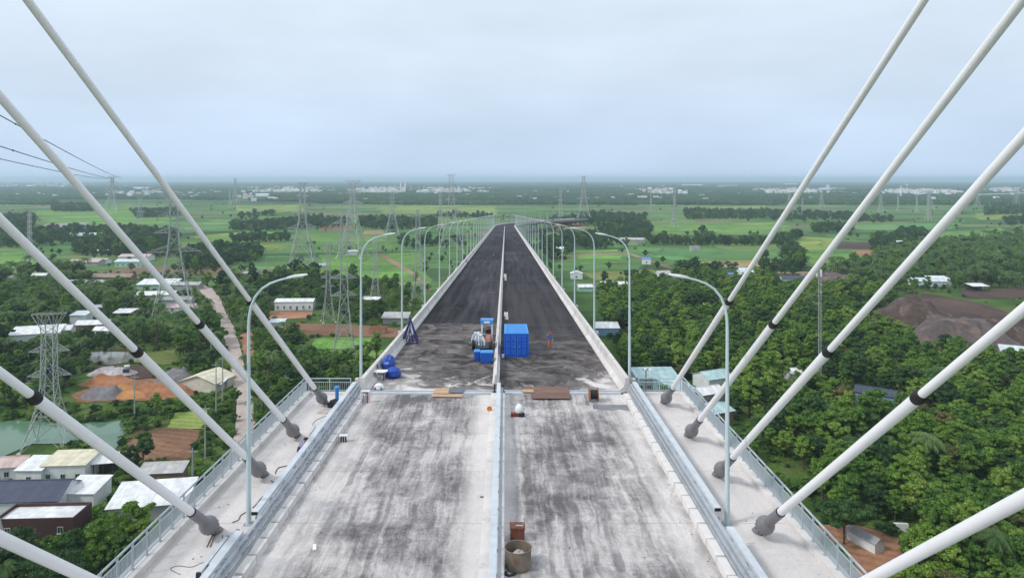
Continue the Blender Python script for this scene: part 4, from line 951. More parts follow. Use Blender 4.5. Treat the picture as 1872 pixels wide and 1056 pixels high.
# the countless small roofs between them
mb = MB(); rs_ = random.Random(8)
for x0, x1, y0, y1, n in ((440, 620, 341, 352, 170), (630, 910, 343, 352, 220), (1160, 1260, 344, 354, 70), (1370, 1550, 345, 353, 150), (1600, 1760, 346, 354, 110), (1770, 1880, 344, 352, 60), (0, 180, 334, 342, 90), (200, 420, 340, 356, 60), (930, 1160, 340, 350, 40), (0, 1872, 337, 349, 170), (0, 1872, 349, 368, 90), (0, 400, 340, 350, 60)):
    for _ in range(n):
        q = G(rs_.uniform(x0, x1), rs_.uniform(y0, y1)); w_, d_, h_ = rs_.uniform(8, 20), rs_.uniform(6, 12), rs_.uniform(7, 13); mi_ = rs_.choice((0, 0, 0, 1, 2, 3)); mb.box((q.x, q.y, h_ / 2), (w_, d_, h_), rs_.uniform(-.4, .4), mi_)
tag(mb.build('town_roofs', twall), 'tiny pale roofs crowding between the houses of the distant town', 'roofs', None, 'stuff')
# twin spired church
p = G(737, 350); t = thing('church', 'white church with two tall slender spires above the town', 'church', p); H_ = (350 - 330) / 23 * HC
mb = MB(); mb.box((0, 6, 8), (16, 34, 16)); mb.add([(-8, -11, 16), (8, -11, 16), (8, 23, 16), (-8, 23, 16), (0, -11, 24), (0, 23, 24)], [(0, 1, 4), (3, 5, 2), (0, 4, 5, 3), (1, 2, 5, 4)]); mb.build('nave', twall[0], t)
for sx_ in (-1, 1):
    mb = MB(); mb.box((sx_ * 12, -10, 17), (7, 7, 34)); mb.add([(sx_ * 12 - 3.5, -13.5, 34), (sx_ * 12 + 3.5, -13.5, 34), (sx_ * 12 + 3.5, -6.5, 34), (sx_ * 12 - 3.5, -6.5, 34), (sx_ * 12, -10, H_)], [(0, 1, 4), (1, 2, 4), (2, 3, 4), (3, 0, 4)]); mb.build('spire', twall[0], t)
TOWN.append((p.x, p.y, 40))
p = G(1647, 362); t = tag(MB().tube([(0, 0, 0), (0, 0, 44)], [2.6, 1.8], 12).build('chimney', twall[0], loc=p), 'tall white chimney standing before the town', 'chimney')
p = G(1658, 352); tag(MB().tube([(0, 0, 0), (0, 0, 34), (0, 0, 35), (0, 0, 42)], [2, 2, 6, 6], 12).build('water_tower', twall[2], loc=p), 'pale water tower beside the white chimney', 'water tower')
p = G(1514, 350); tag(MB().box((0, 0, 17), (14, 14, 34)).box((0, 0, 35), (15, 15, 2)).build('tower_block', twall[2], loc=p), 'narrow pale tower block above the town roofs', 'tower block')
# far white viaduct on the right
a, b2 = G(1790, 360), G(1960, 355); a.z = b2.z = 0; t = thing('viaduct', 'thin white viaduct crossing the far plain', 'viaduct', a)
mb = MB(); mb.beam(Vector((0, 0, 9)), b2 - a + Vector((0, 0, 12)), 12, 2.4); mb.build('deck', twall[0], t)
for i in range(14):
    q = (b2 - a) * (i / 13); mb = MB(); mb.box((q.x, q.y, 4 + i * .1), (3, 3, 8 + i * .2)); mb.build('pier', girder_m, t)
# ------------------------------------------------------------------ things on the deck
def P3(v): return Vector(v)
TILT = -math.atan(S1)
bl = mat('container blue', (.012, .10, .50), .42, .14, 1.5, stain=(.015, .085, .40)); bl2 = mat('light blue and lit roof', (.05, .27, .66), .45, .12, 1.5)
p = D(921.6, 653); c = thing('shipping_container', 'bright blue steel site container with panelled doors beside the median', 'container', p); c.rotation_euler.x = TILT
W, L, Hh = 2.44, 5.9, 2.32
mb = MB(); mb.box((W / 2, .06, Hh / 2), (W - .02, .04, Hh - .2)); mb.box((W / 2, L - .05, Hh / 2), (W - .1, .06, Hh - .2))
nr = 26
for sx in (.04, W - .04):         # corrugated side walls
    vs = []; s = -1 if sx < 1 else 1
    for i in range(nr * 4 + 1):
        y = .1 + (L - .2) * i / (nr * 4); o_ = (0, .036, .036, 0)[i % 4] * -s
        vs += [(sx + o_, y, .1), (sx + o_, y, Hh - .1)]
    mb.add(vs, [(2 * i, 2 * i + 2, 2 * i + 3, 2 * i + 1) for i in range(nr * 4)])
mb.build('body', bl, c)
mb = MB(); mb.box((W / 2, L / 2, Hh + .02), (W - .02, L - .02, .04))
for i in range(14): mb.box((W / 2, .35 + i * .4, Hh + .05), (W - .3, .12, .02))
mb.build('roof', bl2, c)  # lighter blue than the walls puts the light falling on top into the colour
for xx in (.06, W - .06):
    for yy in (.05, L - .05):
        mb = MB(); mb.box((xx, yy, Hh / 2 + .005), (.13, .13, Hh + .05)); mb.build('corner_post', bl, c)
mb = MB(); mb.box((W / 2, .02, .07), (W - .26, .1, .13)); mb.box((W / 2, .02, Hh - .07), (W - .26, .1, .13)); mb.box((.04, L / 2, .05), (.08, L - .3, .1)); mb.box((W - .04, L / 2, .05), (.08, L - .3, .1)); mb.build('frame', bl, c)
pme = MB().add([(-.21, 0, -.30), (.21, 0, -.30), (.21, 0, .30), (-.21, 0, .30), (-.17, -.05, -.26), (.17, -.05, -.26), (.17, -.05, .26), (-.17, -.05, .26)], [(4, 5, 6, 7), (0, 1, 5, 4), (1, 2, 6, 5), (2, 3, 7, 6), (3, 0, 4, 7)]).mesh('panel', bl)
for k in (0, 1):
    mb = MB(); x0 = .14 + k * 1.09; mb.box((x0 + .535, .015, Hh / 2), (1.06, .05, Hh - .3)); dr = mb.build('door', bl, c)
    for i in range(2):
        for j in range(3): obj('panel', pme, dr, (x0 + .28 + i * .51, -.012, .50 + j * .66))
    mb = MB(); xx = x0 + (.985 if k == 0 else .085); mb.tube([(xx, -.06, .12), (xx, -.06, Hh - .12)], .022, 6); mb.box((xx + (-.14 if k == 0 else .14), -.07, 1.0), (.3, .03, .05)); mb.build('lock_rod', bl2, dr)
mb = MB(); mb.box((-.12, -.1, .16), (.26, .3, .34)); tag(mb.build('paint_drum', conc, loc=p), 'small pale crate against the blue container corner', 'crate')

# two blue bins
for (px, py, w_, d_, h_, lab) in ((889.5, 664, 1.24, 1.0, 1.02, 'large bright blue lidded bin beside the median barrier'), (872, 660, .62, .9, .92, 'narrow bright blue bin next to the larger blue bin')):
    p = D(px, py); b_ = thing('bin', lab, 'bin', p); b_.rotation_euler.x = TILT
    mb = MB(); n = 4
    pr = [(.86, 0.0), (.90, .10), (1.0, h_ - .12), (1.03, h_ - .12), (1.03, h_ - .04)]
    rings = []
    for q, z in pr:
        a, b2, ch = w_ / 2 * q, d_ / 2 * q, .12 * w_
        rings.append([(i_, j_ + d_ / 2, z) for i_, j_ in ((-a + ch, -b2), (a - ch, -b2), (a, -b2 + ch), (a, b2 - ch), (a - ch, b2), (-a + ch, b2), (-a, b2 - ch), (-a, -b2 + ch))])
    vs = sum(rings, []); fs = [(r_ * 8 + k, r_ * 8 + (k + 1) % 8, r_ * 8 + 8 + (k + 1) % 8, r_ * 8 + 8 + k) for r_ in range(len(pr) - 1) for k in range(8)] + [tuple(range(7, -1, -1)), tuple(32 + k for k in range(8))]
    mb.add(vs, fs); mb.build('body', bl, b_); mb = MB(); a, b2 = w_ / 2 * 1.0, d_ / 2
    mb.add([(-a, 0, h_ - .03), (a, 0, h_ - .03), (a, d_, h_ - .03), (-a, d_, h_ - .03), (-a * .9, .06, h_ + .04), (a * .9, .06, h_ + .04), (a * .9, d_ - .06, h_ + .08), (-a * .9, d_ - .06, h_ + .08)], [(4, 5, 6, 7), (0, 1, 5, 4), (1, 2, 6, 5), (2, 3, 7, 6), (3, 0, 4, 7)]); mb.build('lid', bl2, b_)
    for xx in (-a * .8, a * .8):
        mb = MB(); mb.box((xx, -.03, .06), (.1, .1, .12)); mb.build('foot', blk_m, b_)

# cluttered road machine with canopy
p = D(884, 640); v_ = thing('road_machine', 'small wheeled road machine with blue canopy on white posts behind the blue bins', 'machine', p); v_.rotation_euler.x = TILT
orange = mat('faded red paint', (.45, .15, .11), .55, .25, 2, stain=(.30, .20, .17)); wpost = mat('white painted steel', (.72, .74, .76), .45, .15, 3, stain=(.4, .38, .37)); pipe_b = mat('steel blue hose', (.28, .38, .52), .4, .2)
mb = MB(); mb.box((-.2, 1.6, .62), (1.5, 3.0, .35)); mb.box((-.2, .2, .45), (1.7, .25, .5)); mb.build('chassis', mat('dusty steel blue', (.13, .16, .21), .6, .3, 3, stain=(.30, .29, .28)), v_)
mb = MB(); mb.add([(.12, .5, .78), (.78, .5, .78), (.78, 1.5, .78), (.12, 1.5, .78), (.2, .65, 1.12), (.7, .65, 1.12), (.7, 1.45, 1.42), (.2, 1.45, 1.42)], [(4, 5, 6, 7), (0, 1, 5, 4), (1, 2, 6, 5), (2, 3, 7, 6), (3, 0, 4, 7)]); mb.build('engine_hood', orange, v_)
for xx, yy, rr in ((-1.05, .45, .55), (-1.05, 2.4, .55), (.72, .3, .42), (.72, 2.5, .42)):
    mb = MB(); mb.tube([(xx - .17, yy, rr), (xx - .12, yy, rr), (xx + .12, yy, rr), (xx + .17, yy, rr)], [rr * .88, rr, rr, rr * .88], 18); wh = mb.build('wheel', blk_m, v_); smooth_edges(wh)
    mb = MB(); mb.tube([(xx - .18, yy, rr), (xx + .18, yy, rr)], rr * .5, 12); mb.build('rim', wpost, wh)
for xx, yy in ((-.25, 1.7), (.85, 1.7), (-.25, 2.9), (.85, 2.9)):
    mb = MB(); mb.box((xx, yy, 1.75), (.13, .13, 2.1)); mb.build('canopy_post', wpost, v_)
mb = MB(); mb.box((.3, 2.3, 2.84), (1.36, 1.5, .08)); mb.box((.3, 1.56, 2.66), (1.36, .06, .34)); cp = mb.build('canopy', bl2, v_)
mb = MB(); mb.box((.3, 1.515, 2.66), (.62, .02, .2)); mb.build('sign_plate', wht, cp)
mb = MB(); mb.box((.45, 2.0, 1.25), (.5, .5, .12)); mb.box((.45, 2.25, 1.55), (.5, .1, .5)); mb.build('seat', blk_m, v_)
mb = MB(); mb.tube([(.35, 1.6, 1.2), (.35, 1.75, 1.55)], .03, 6); mb.tube([(.35 + .2 * math.cos(a * .7), 1.75 + .1 * math.sin(a * .7), 1.56 + .12 * math.sin(a * .7)) for a in range(10)], .025, 5); mb.build('steering_wheel', blk_m, v_)
for q in range(4):
    mb = MB(); mb.tube([(-.75 + q * .28, .12, .5), (-.75 + q * .28, .10, 1.0 + .1 * (q % 2))], .11, 8); mb.build('gas_cylinder', wpost if q % 2 else pipe_b, v_)
MB().box((-.45, .75, 1.02), (.9, .7, .44), .1).build('tool_chest', wpost, v_); MB().box((-.75, 1.9, 1.15), (.7, 1.3, .7)).build('compressor', mat('light grey casing', (.45, .5, .55), .5, .2, 2, stain=(.3, .29, .28)), v_)
for q in range(5):               # bundled hoses and slats on the left
    mb = MB(); x0 = -1.25 + q * .17; mb.tube([(x0, .2 - .03 * q, .95), (x0 + .05, .5, 1.25 + .05 * q), (x0 + .12, 1.1, 1.42), (x0 + .2, 1.9, 1.15)], .055, 6); mb.build('hose', pipe_b if q % 2 else wpost, v_)
mb = MB(); mb.ell((-.55, 1.0, 1.55), (.16, .16, .2), 8, 6); mb.ell((-.3, .8, 1.42), (.2, .18, .16), 8, 6); mb.build('canister', wpost, v_)
mb = MB(); mb.tube([(.9, .9, .8), (.9, .9, 1.5), (.95, .8, 1.62)], .05, 8); mb.build('exhaust_pipe', steel2, v_)

# dark blue A-frame standing by the left parapet
p = D(748, 628); a_ = thing('trestle', 'dark navy steel trestle of triangular frames against the parapet', 'trestle', p); a_.rotation_euler.x = TILT
nv = mat('navy paint', (.022, .028, .14), .5, .2, 2); T = Vector((0, .9, 2.6))
feet = [Vector((-.85, 0, .05)), Vector((.85, 0, .05)), Vector((.75, 1.7, .05)), Vector((-.75, 1.7, .05))]
for f in feet: MB().beam(f, T + (f - T).normalized() * .05, .11).build('leg', nv, a_)
mb = MB()
for z in (.05, .55):
    q = [f.lerp(T, (z - .05) / 2.55) for f in feet]
    for i in range(4): mb.beam(q[i], q[(i + 1) % 4], .10)
mb.build('cross_frame', nv, a_); mb = MB(); mb.beam((0, .1, .1), T, .1); mb.beam((-.4, .25, .1), (0, .6, 1.6), .07); mb.beam((.4, .25, .1), (0, .6, 1.6), .07); mb.build('strut', nv, a_)
MB().box(T, (.24, .24, .22)).build('head_block', nv, a_)

# blue tarpaulin bundles
tarp = mat('blue tarpaulin', (.02, .075, .42), .4, .3, 3, bump=.7)
for px, py, r_, sd_, lab in ((708, 682, (.62, .85, 1.35), 3, 'tall lump covered by a blue tarpaulin at the parapet'), (716, 693, (.72, .62, .85), 4, 'low blue tarpaulin bundle in front of the taller one')):
    rg = random.Random(sd_); p = D(px, py); mb = MB(); mb.ell((0, r_[1], r_[2] * .42), (r_[0], r_[1], r_[2] * .62), 18, 12, .10, rg, zmin=-.68)
    o = mb.build('tarpaulin_bundle', tarp, loc=p); smooth_edges(o, 28); tag(o, lab, 'tarpaulin')
# white table with trestle legs
p = D(694, 694); t = thing('table', 'white tabletop on thin dark legs by the parapet end', 'table', p)
MB().prism([(-.75, -.35), (.45, -.45), (.7, -.1), (.62, .4), (-.6, .4)], .72, .78).build('tabletop', wht, t)
for i, j in ((-.5, -.25), (.4, -.3), (.45, .28), (-.45, .28)): MB().beam((i, j, 0), (i * .9, j * .9, .72), .05).build('leg', blk_m, t)
MB().box((.15, 0, .5), (.7, .5, .1)).build('shelf', mat('plywood pale', (.55, .42, .30)), t)
# folded frame leaning on the parapet
p = D(686, 690); t = thing('folded_frame', 'thin black folded frame leaning on the parapet beside the white table', 'frame', p); mb = MB()
for q in ((0, 0), (.3, .5)): mb.beam((q[0], q[1], 0), (q[0] - .2, q[1] + .1, 1.0), .05)
mb.beam((0, 0, .1), (.1, .6, 1.0), .05); mb.build('bars', blk_m, t)
# white dome lamp cover
p = D(693, 712); t = thing('lamp_cover', 'white domed cover lying at the barrier end', 'cover', p); mb = MB(); mb.ell((0, 0, .2), (.42, .36, .34), 14, 8, zmin=-.3); smooth_edges(mb.build('dome', wht, t)); MB().tube([(-.02, -.3, .10), (.0, .3, .10)], .30, 14).build('rim', blk_m, t)
# gas bottles / pump cluster behind the barrier end
p = D(668, 736); t = thing('tool_rack', 'small rack of bottles and hoses next to the barrier end', 'rack', p); mb = MB()
for i, j in ((-.3, -.15), (.3, -.15), (.3, .15), (-.3, .15)): mb.box((i, j, .45), (.05, .05, .9))
mb.box((0, 0, .9), (.66, .36, .04)); mb.build('frame', wpost, t)
for i, m_ in ((-.16, steel2), (.02, steel2), (.18, mat('red paint', (.45, .03, .05), .4))): MB().tube([(i, 0, 0), (i, 0, .55), (i, 0, .65)], [.07, .07, .03], 10).build('bottle', m_, t)
# stool and bits in the left lane
p = D(628, 807); t = thing('work_stool', 'small stool with grey top and dark legs on the white deck', 'stool', p); MB().box((0, 0, .42), (.52, .36, .05)).build('seat', wpost, t)
for i in (-.16, 0, .16): MB().beam((i, 0, 0), (i * .8, 0, .4), .06, .2).build('leg', blk_m, t)
# plywood covers on the joint
ply = [mat('plywood brown', (.20, .115, .085), .8, .2, 2, bump=.2), mat('plywood tan', (.50, .33, .21), .8, .2, 2, bump=.2), mat('grey rubber mat', (.15, .15, .165), .8, .15, 2)]
def board(label, x0, x1, y0, y1, m, lift, grp=None, rz=0.0):
    a, b2 = D(x0, y1), D(x1, y0); cx_, cy_ = (a.x + b2.x) / 2, (a.y + b2.y) / 2; zz = max(dz(YJ - .01) + .085, 0) + lift
    o = MB().box((0, 0, .02), (abs(b2.x - a.x), max(.25, abs(b2.y - a.y)), .035), rz).build('plywood_sheet', m, loc=(cx_, cy_, zz)); return tag(o, label, 'board', grp)
board('tan plywood sheet on the joint left of the median', 792, 822, 712.5, 721, ply[1], 0)
board('grey rubber mat beside the tan sheet on the joint', 821, 849, 712, 720.5, ply[2], .04)
board('thin tan board lying before the joint left of the median', 789, 846, 722.5, 727, ply[1], 0, rz=-.03)
board('brown plywood sheet across the joint right of the median', 958, 1038, 710.5, 720, ply[0], 0)
board('wider brown plywood sheet overlapping the other on the joint', 972, 1040, 721, 731, mat('plywood dark brown', (.165, .10, .08), .8, .2, 2), .04)
board('short orange tan plank under the brown plywood', 955, 975, 715.5, 719.5, ply[1], .042, rz=.04)
# cable reel
p = D(1084, 733); t = thing('cable_reel', 'wooden cable reel wound with black cable standing at the joint', 'reel', p); rw = mat('rusty reel', (.34, .13, .07), .8, .3, 3)
for xx in (-.30, .34): smooth_edges(MB().tube([(xx, 0, .52), (xx + .06, 0, .52)], .52, 20).build('flange', rw, t))
smooth_edges(MB().tube([(-.24, 0, .52), (.34, 0, .52)], .36, 18).build('wound_cable', blk_m, t)); MB().box((.05, 0, .02), (.8, .7, .04)).build('base_board', steel2, t)
# puddle-like rubber sheet by the reel
a = D(1140, 745); o = MB().prism([(-1.7, -.35), (-.4, -.75), (.2, -.5), (1.0, -.9), (1.35, .55), (-1.6, .55)], 0, .012).build('rubber_sheet', mat('grey sheet', (.19, .19, .215), .5, .2, 1), loc=a + Vector((-.6, .1, 0.0)) ); tag(o, 'flat grey rubber sheet on the deck before the reel', 'sheet')
# white bag with motor and hose
p = D(946, 760); t = thing('concrete_grinder', 'small floor grinder with white bag and dark red base on the deck', 'machine', p)
mb = MB(); mb.ell((.12, .1, .42), (.30, .26, .42), 12, 8, .06, random.Random(2), zmin=-.9); smooth_edges(mb.build('dust_bag', wht, t)); MB().box((-.22, -.05, .13), (.5, .36, .24)).build('base', mat('dark red paint', (.22, .03, .03), .5), t)
smooth_edges(MB().tube([(.30, -.1, .02), (.30, -.1, .26)], .22, 14).build('motor', blk_m, t)); MB().tube([(-.35, 0, .2), (-.55, .2, .75), (-.85, .28, .78)], .025, 6).build('handle', steel2, t)
mb = MB(); mb.tube([(.4, -.1, .1), (.7, -.2, .03), (1.3, -.12, .03), (2.2, -.25, .03), (2.7, -.2, .03)], .025, 6); mb.build('hose', steel2, t)
# rusty box and round tub near the median
rust = mat('rusty brown steel', (.17, .06, .035), .7, .35, 3, bump=.3, stain=(.30, .13, .07)); zinc = mat('worn zinc', (.21, .175, .135), .65, .35, 2, stain=(.15, .085, .055))
p = D(946, 991); t = thing('tool_box', 'rusty brown steel box with a lid behind the round tub', 'box', p); MB().box((0, .3, .30), (.66, .55, .60)).build('body', rust, t); MB().box((0, .3, .63), (.72, .6, .06)).build('lid', rust, t)
MB().box((.10, .22, .675), (.34, .10, .03)).build('handle', steel2, t); MB().tube([(-.34, .1, .3), (-.5, 0, .28), (-.52, -.06, .15), (-.38, -.08, .08)], .025, 6).build('hook', steel2, t)
p = D(947.5, 1046); t = thing('metal_tub', 'worn round metal tub with grey liner and orange scribble beside the median', 'tub', p + Vector((0, .45, 0)))
n = 28; prf = [(.55, 0.0), (.56, .05), (.57, .84), (.595, .86), (.575, .88), (.55, .86), (.545, .30), (.0, .27)]
vs = [(r_ * math.cos(2 * math.pi * k / n), r_ * math.sin(2 * math.pi * k / n), z) for r_, z in prf for k in range(n)]
smooth_edges(MB().add(vs, [(j * n + k, j * n + (k + 1) % n, (j + 1) * n + (k + 1) % n, (j + 1) * n + k) for j in range(len(prf) - 1) for k in range(n)]).build('drum', zinc, t), 35)
mb = MB(); mb.ell((.05, .05, .42), (.40, .36, .22), 12, 7, .18, random.Random(4), zmin=-.5); mb.build('liner', mat('grey plastic liner', (.45, .42, .40), .4, .3, 4, bump=.5), t)
mb = MB()
for q in range(4): mb.tube([(-.22 + .1 * q + .02 * math.sin(k + q), -.588 - .002, .38 + .05 * k + .05 * math.sin(k * 1.7 + q)) for k in range(6)], .012, 5)
mb.build('paint_mark', orange, t)
MB().tube([(-.50, -.45, .03), (-.62, -.62, .05), (-.38, -.75, .04), (-.1, -.62, .06)], .05, 6).build('chain', mat('oily black', (.03, .03, .035)), t)
# orange disc hung on the median, small angle bracket
p = at(F * (H0 - .55) / (743 - HY - 15), -.30, .40); t = thing('reflector', 'orange round reflector on the side of the median kerb', 'reflector', p); smooth_edges(MB().tube([(0, -.02, 0), (0, .03, 0)], .19, 16).build('disc', mat('orange plastic', (.62, .20, .03), .4), t)); MB().beam((.02, .01, -.16), (.02, .01, .0), .05).build('stem', steel2, t)
p = D(886, 908); t = thing('angle_bracket', 'small grey steel angle bracket lying on the deck by the median', 'bracket', p); MB().box((.05, .25, .03), (.12, .55, .05)).build('long_leg', zinc, t); MB().box((-.12, -.03, .03), (.24, .1, .05)).build('short_leg', zinc, t)
# loose box beams beside the left barrier gap
for k, (du, ds) in enumerate(((.55, 0), (.8, -.6))):
    t = thing('loose_beam', ('loose steel box beam lying along the barrier gap, black capped ends', 'second loose steel box beam lying outside the first one')[k], 'beam', at(31.4 + ds, -11.2 - du, .12)); MB().box((0, 0, .02), (.20, 2.9, .26)).build('tube', steel, t)
    for yy in (-1.5, 1.5): MB().box((0, yy, .02), (.17, .12, .22)).build('end_cap', blk_m, t)
MB_ = MB(); o = MB().tube([at(32.8, -11.0, .32), at(32.3, -10.9, .40), at(31.8, -11.05, .33), at(31.3, -10.95, .30)], .04, 6).build('red_strap', mat('red orange strap', (.62, .12, .07), .6)); tag(o, 'red strap lying in the gap of the steel barrier', 'strap')
MB().box((0, 0, .03), (.12, 3.6, .05)).build('red_plank', mat('red orange strap', (.62, .12, .07), .6), loc=at(52.6, 11.55, .0)); tag(bpy.data.objects['red_plank'], 'long red plank lying behind the steel barrier near the joint', 'plank')
# blue pipe stub and black sack at the left walkway end
p = D(616, 738); t = thing('pipe_pump', 'blue capped pipe standing at the walkway end', 'pump', p); smooth_edges(MB().tube([(0, 0, 0), (0, 0, 1.15)], .14, 12).build('pipe', bl2, t)); smooth_edges(MB().tube([(0, 0, 1.1), (0, 0, 1.32)], .20, 12).build('cap', bl2, t)); MB().box((0, 0, .12), (.5, .4, .24)).build('base', wpost, t)
p = D(616, 742); mb = MB(); mb.ell((0, 0, .22), (.62, .45, .40), 14, 9, .12, random.Random(9), zmin=-.55); o = smooth_edges(mb.build('black_sack', blk_m, loc=p + Vector((0, -.35, 0)))); tag(o, 'slumped black sack in front of the blue pipe', 'sack')
mb = MB(); mb.add([(-.9, -.5, .02), (.8, -.6, .02), (1.1, .3, .02), (-.6, .5, .02), (-.7, -.4, .18), (.6, -.5, .14), (.9, .2, .20), (-.5, .4, .12)], [(4, 5, 6, 7), (0, 1, 5, 4), (1, 2, 6, 5), (2, 3, 7, 6), (3, 0, 4, 7)]); o = mb.build('canvas_heap', mat('dirty canvas', (.50, .46, .42), .9, .3, 3, bump=.5), loc=D(604, 752)); tag(o, 'crumpled dirty canvas around the first anchor', 'canvas')
# hoses and cables on the left walkway
hz = mat('dark hose', (.055, .045, .045), .6, .2); 
def hose(label, pts, r_, m=None):
    P_ = [D(x, y) + Vector((0, 0, r_)) for x, y in pts]; out = []
    for i in range(len(P_) - 1):     # Catmull-Rom
        p0, p1, p2, p3 = P_[max(i - 1, 0)], P_[i], P_[i + 1], P_[min(i + 2, len(P_) - 1)]
        for q in range(6):
            t_ = q / 6; out.append(.5 * ((2 * p1) + (p2 - p0) * t_ + (2 * p0 - 5 * p1 + 4 * p2 - p3) * t_ ** 2 + (3 * p1 - p0 - 3 * p2 + p3) * t_ ** 3))
    out.append(P_[-1]); o = MB().tube(out, r_, 6).build('hose', m or hz); return tag(o, label, 'hose')
hose('dark hose snaking from the first anchor to the crouching worker', [(612, 752), (600, 762), (588, 772), (582, 785), (577, 792)], .035)
hose('thin grey cable looping behind the second anchor', [(596, 760), (578, 768), (571, 776), (576, 780), (568, 792), (565, 796)], .02, steel2)
hose('dark hose between the third anchor and the crouching worker', [(546, 840), (540, 848), (522, 852), (508, 856), (503, 866)], .025)
hose('brown cable running from the third anchor to the lamp post', [(495, 878), (505, 886), (500, 898), (480, 908), (470, 920), (462, 928)], .022, mat('brown cable', (.14, .075, .06), .6))
hose('brown cable running from the lamp post to the fourth anchor', [(450, 936), (440, 942), (436, 950), (425, 955)], .022, MATS['brown cable'])
hose('dark cable winding down the walkway below the fourth anchor', [(407, 978), (408, 990), (418, 998), (410, 1012), (412, 1024), (400, 1040), (378, 1056)], .02)
hose('thin curled cable end on the white walkway', [(330, 1050), (312, 1040), (325, 1034), (350, 1036), (370, 1028), (382, 1030)], .012)
for k, x in enumerate((393, 397)):
    a, b2 = D(x - 15 + k * 2, 1000), D(x, 968); o = MB().tube([a + Vector((0, 0, .03)), b2 + Vector((0, 0, .03))], .02, 6).build('steel_rod', hz); tag(o, 'thin dark steel rod lying below the fourth anchor', 'rod', 'pair of steel rods')
hose('orange hose by the crouching worker ending in a red valve', [(566, 806), (574, 798), (584, 790), (589, 786)], .05, mat('red orange strap', (.6, .1, .05)))
# small site floodlight outside the right parapet
p = at(57.4, 12.0, 0); t = thing('floodlight', 'small site floodlight with two white lamps on a dark pole', 'floodlight', Vector((p.x, YJ - .1, mz(YJ))))
MB().tube([(0, 0, 0), (0, 0, 1.9)], .045, 8).build('pole', rust, t); MB().box((0, 0, 1.9), (.5, .07, .07)).build('crossbar', rust, t)
for xx in (-.08, .3): MB().box((xx, -.06, 2.0 - abs(xx) * .4), (.2, .16, .18)).build('lamp', wht, t)
# white bags along the median
for px, py, hh, lab in ((924.5, 584, .85, 'white bulk bag with dark red flap right of the median'), (923, 513, 1.3, 'white bulk bag far up the approach right of the median')):
    p = D(px, py); t = thing('bulk_bag', lab, 'bag', p); mb = MB(); mb.box((.05, .3, hh / 2), (.62, .6, hh), 0, 0, .8); mb.build('bag', wht, t); MB().box((-.24, -.04, hh * .3), (.22, .1, hh * .6)).build('flap', mat('dark red paint', (.22, .03, .03), .5), t)
    for q in (-.15, .2): MB().tube([(q, .1, hh), (q + .03, .3, hh + .18), (q, .5, hh)], .025, 5).build('strap', wht, t)

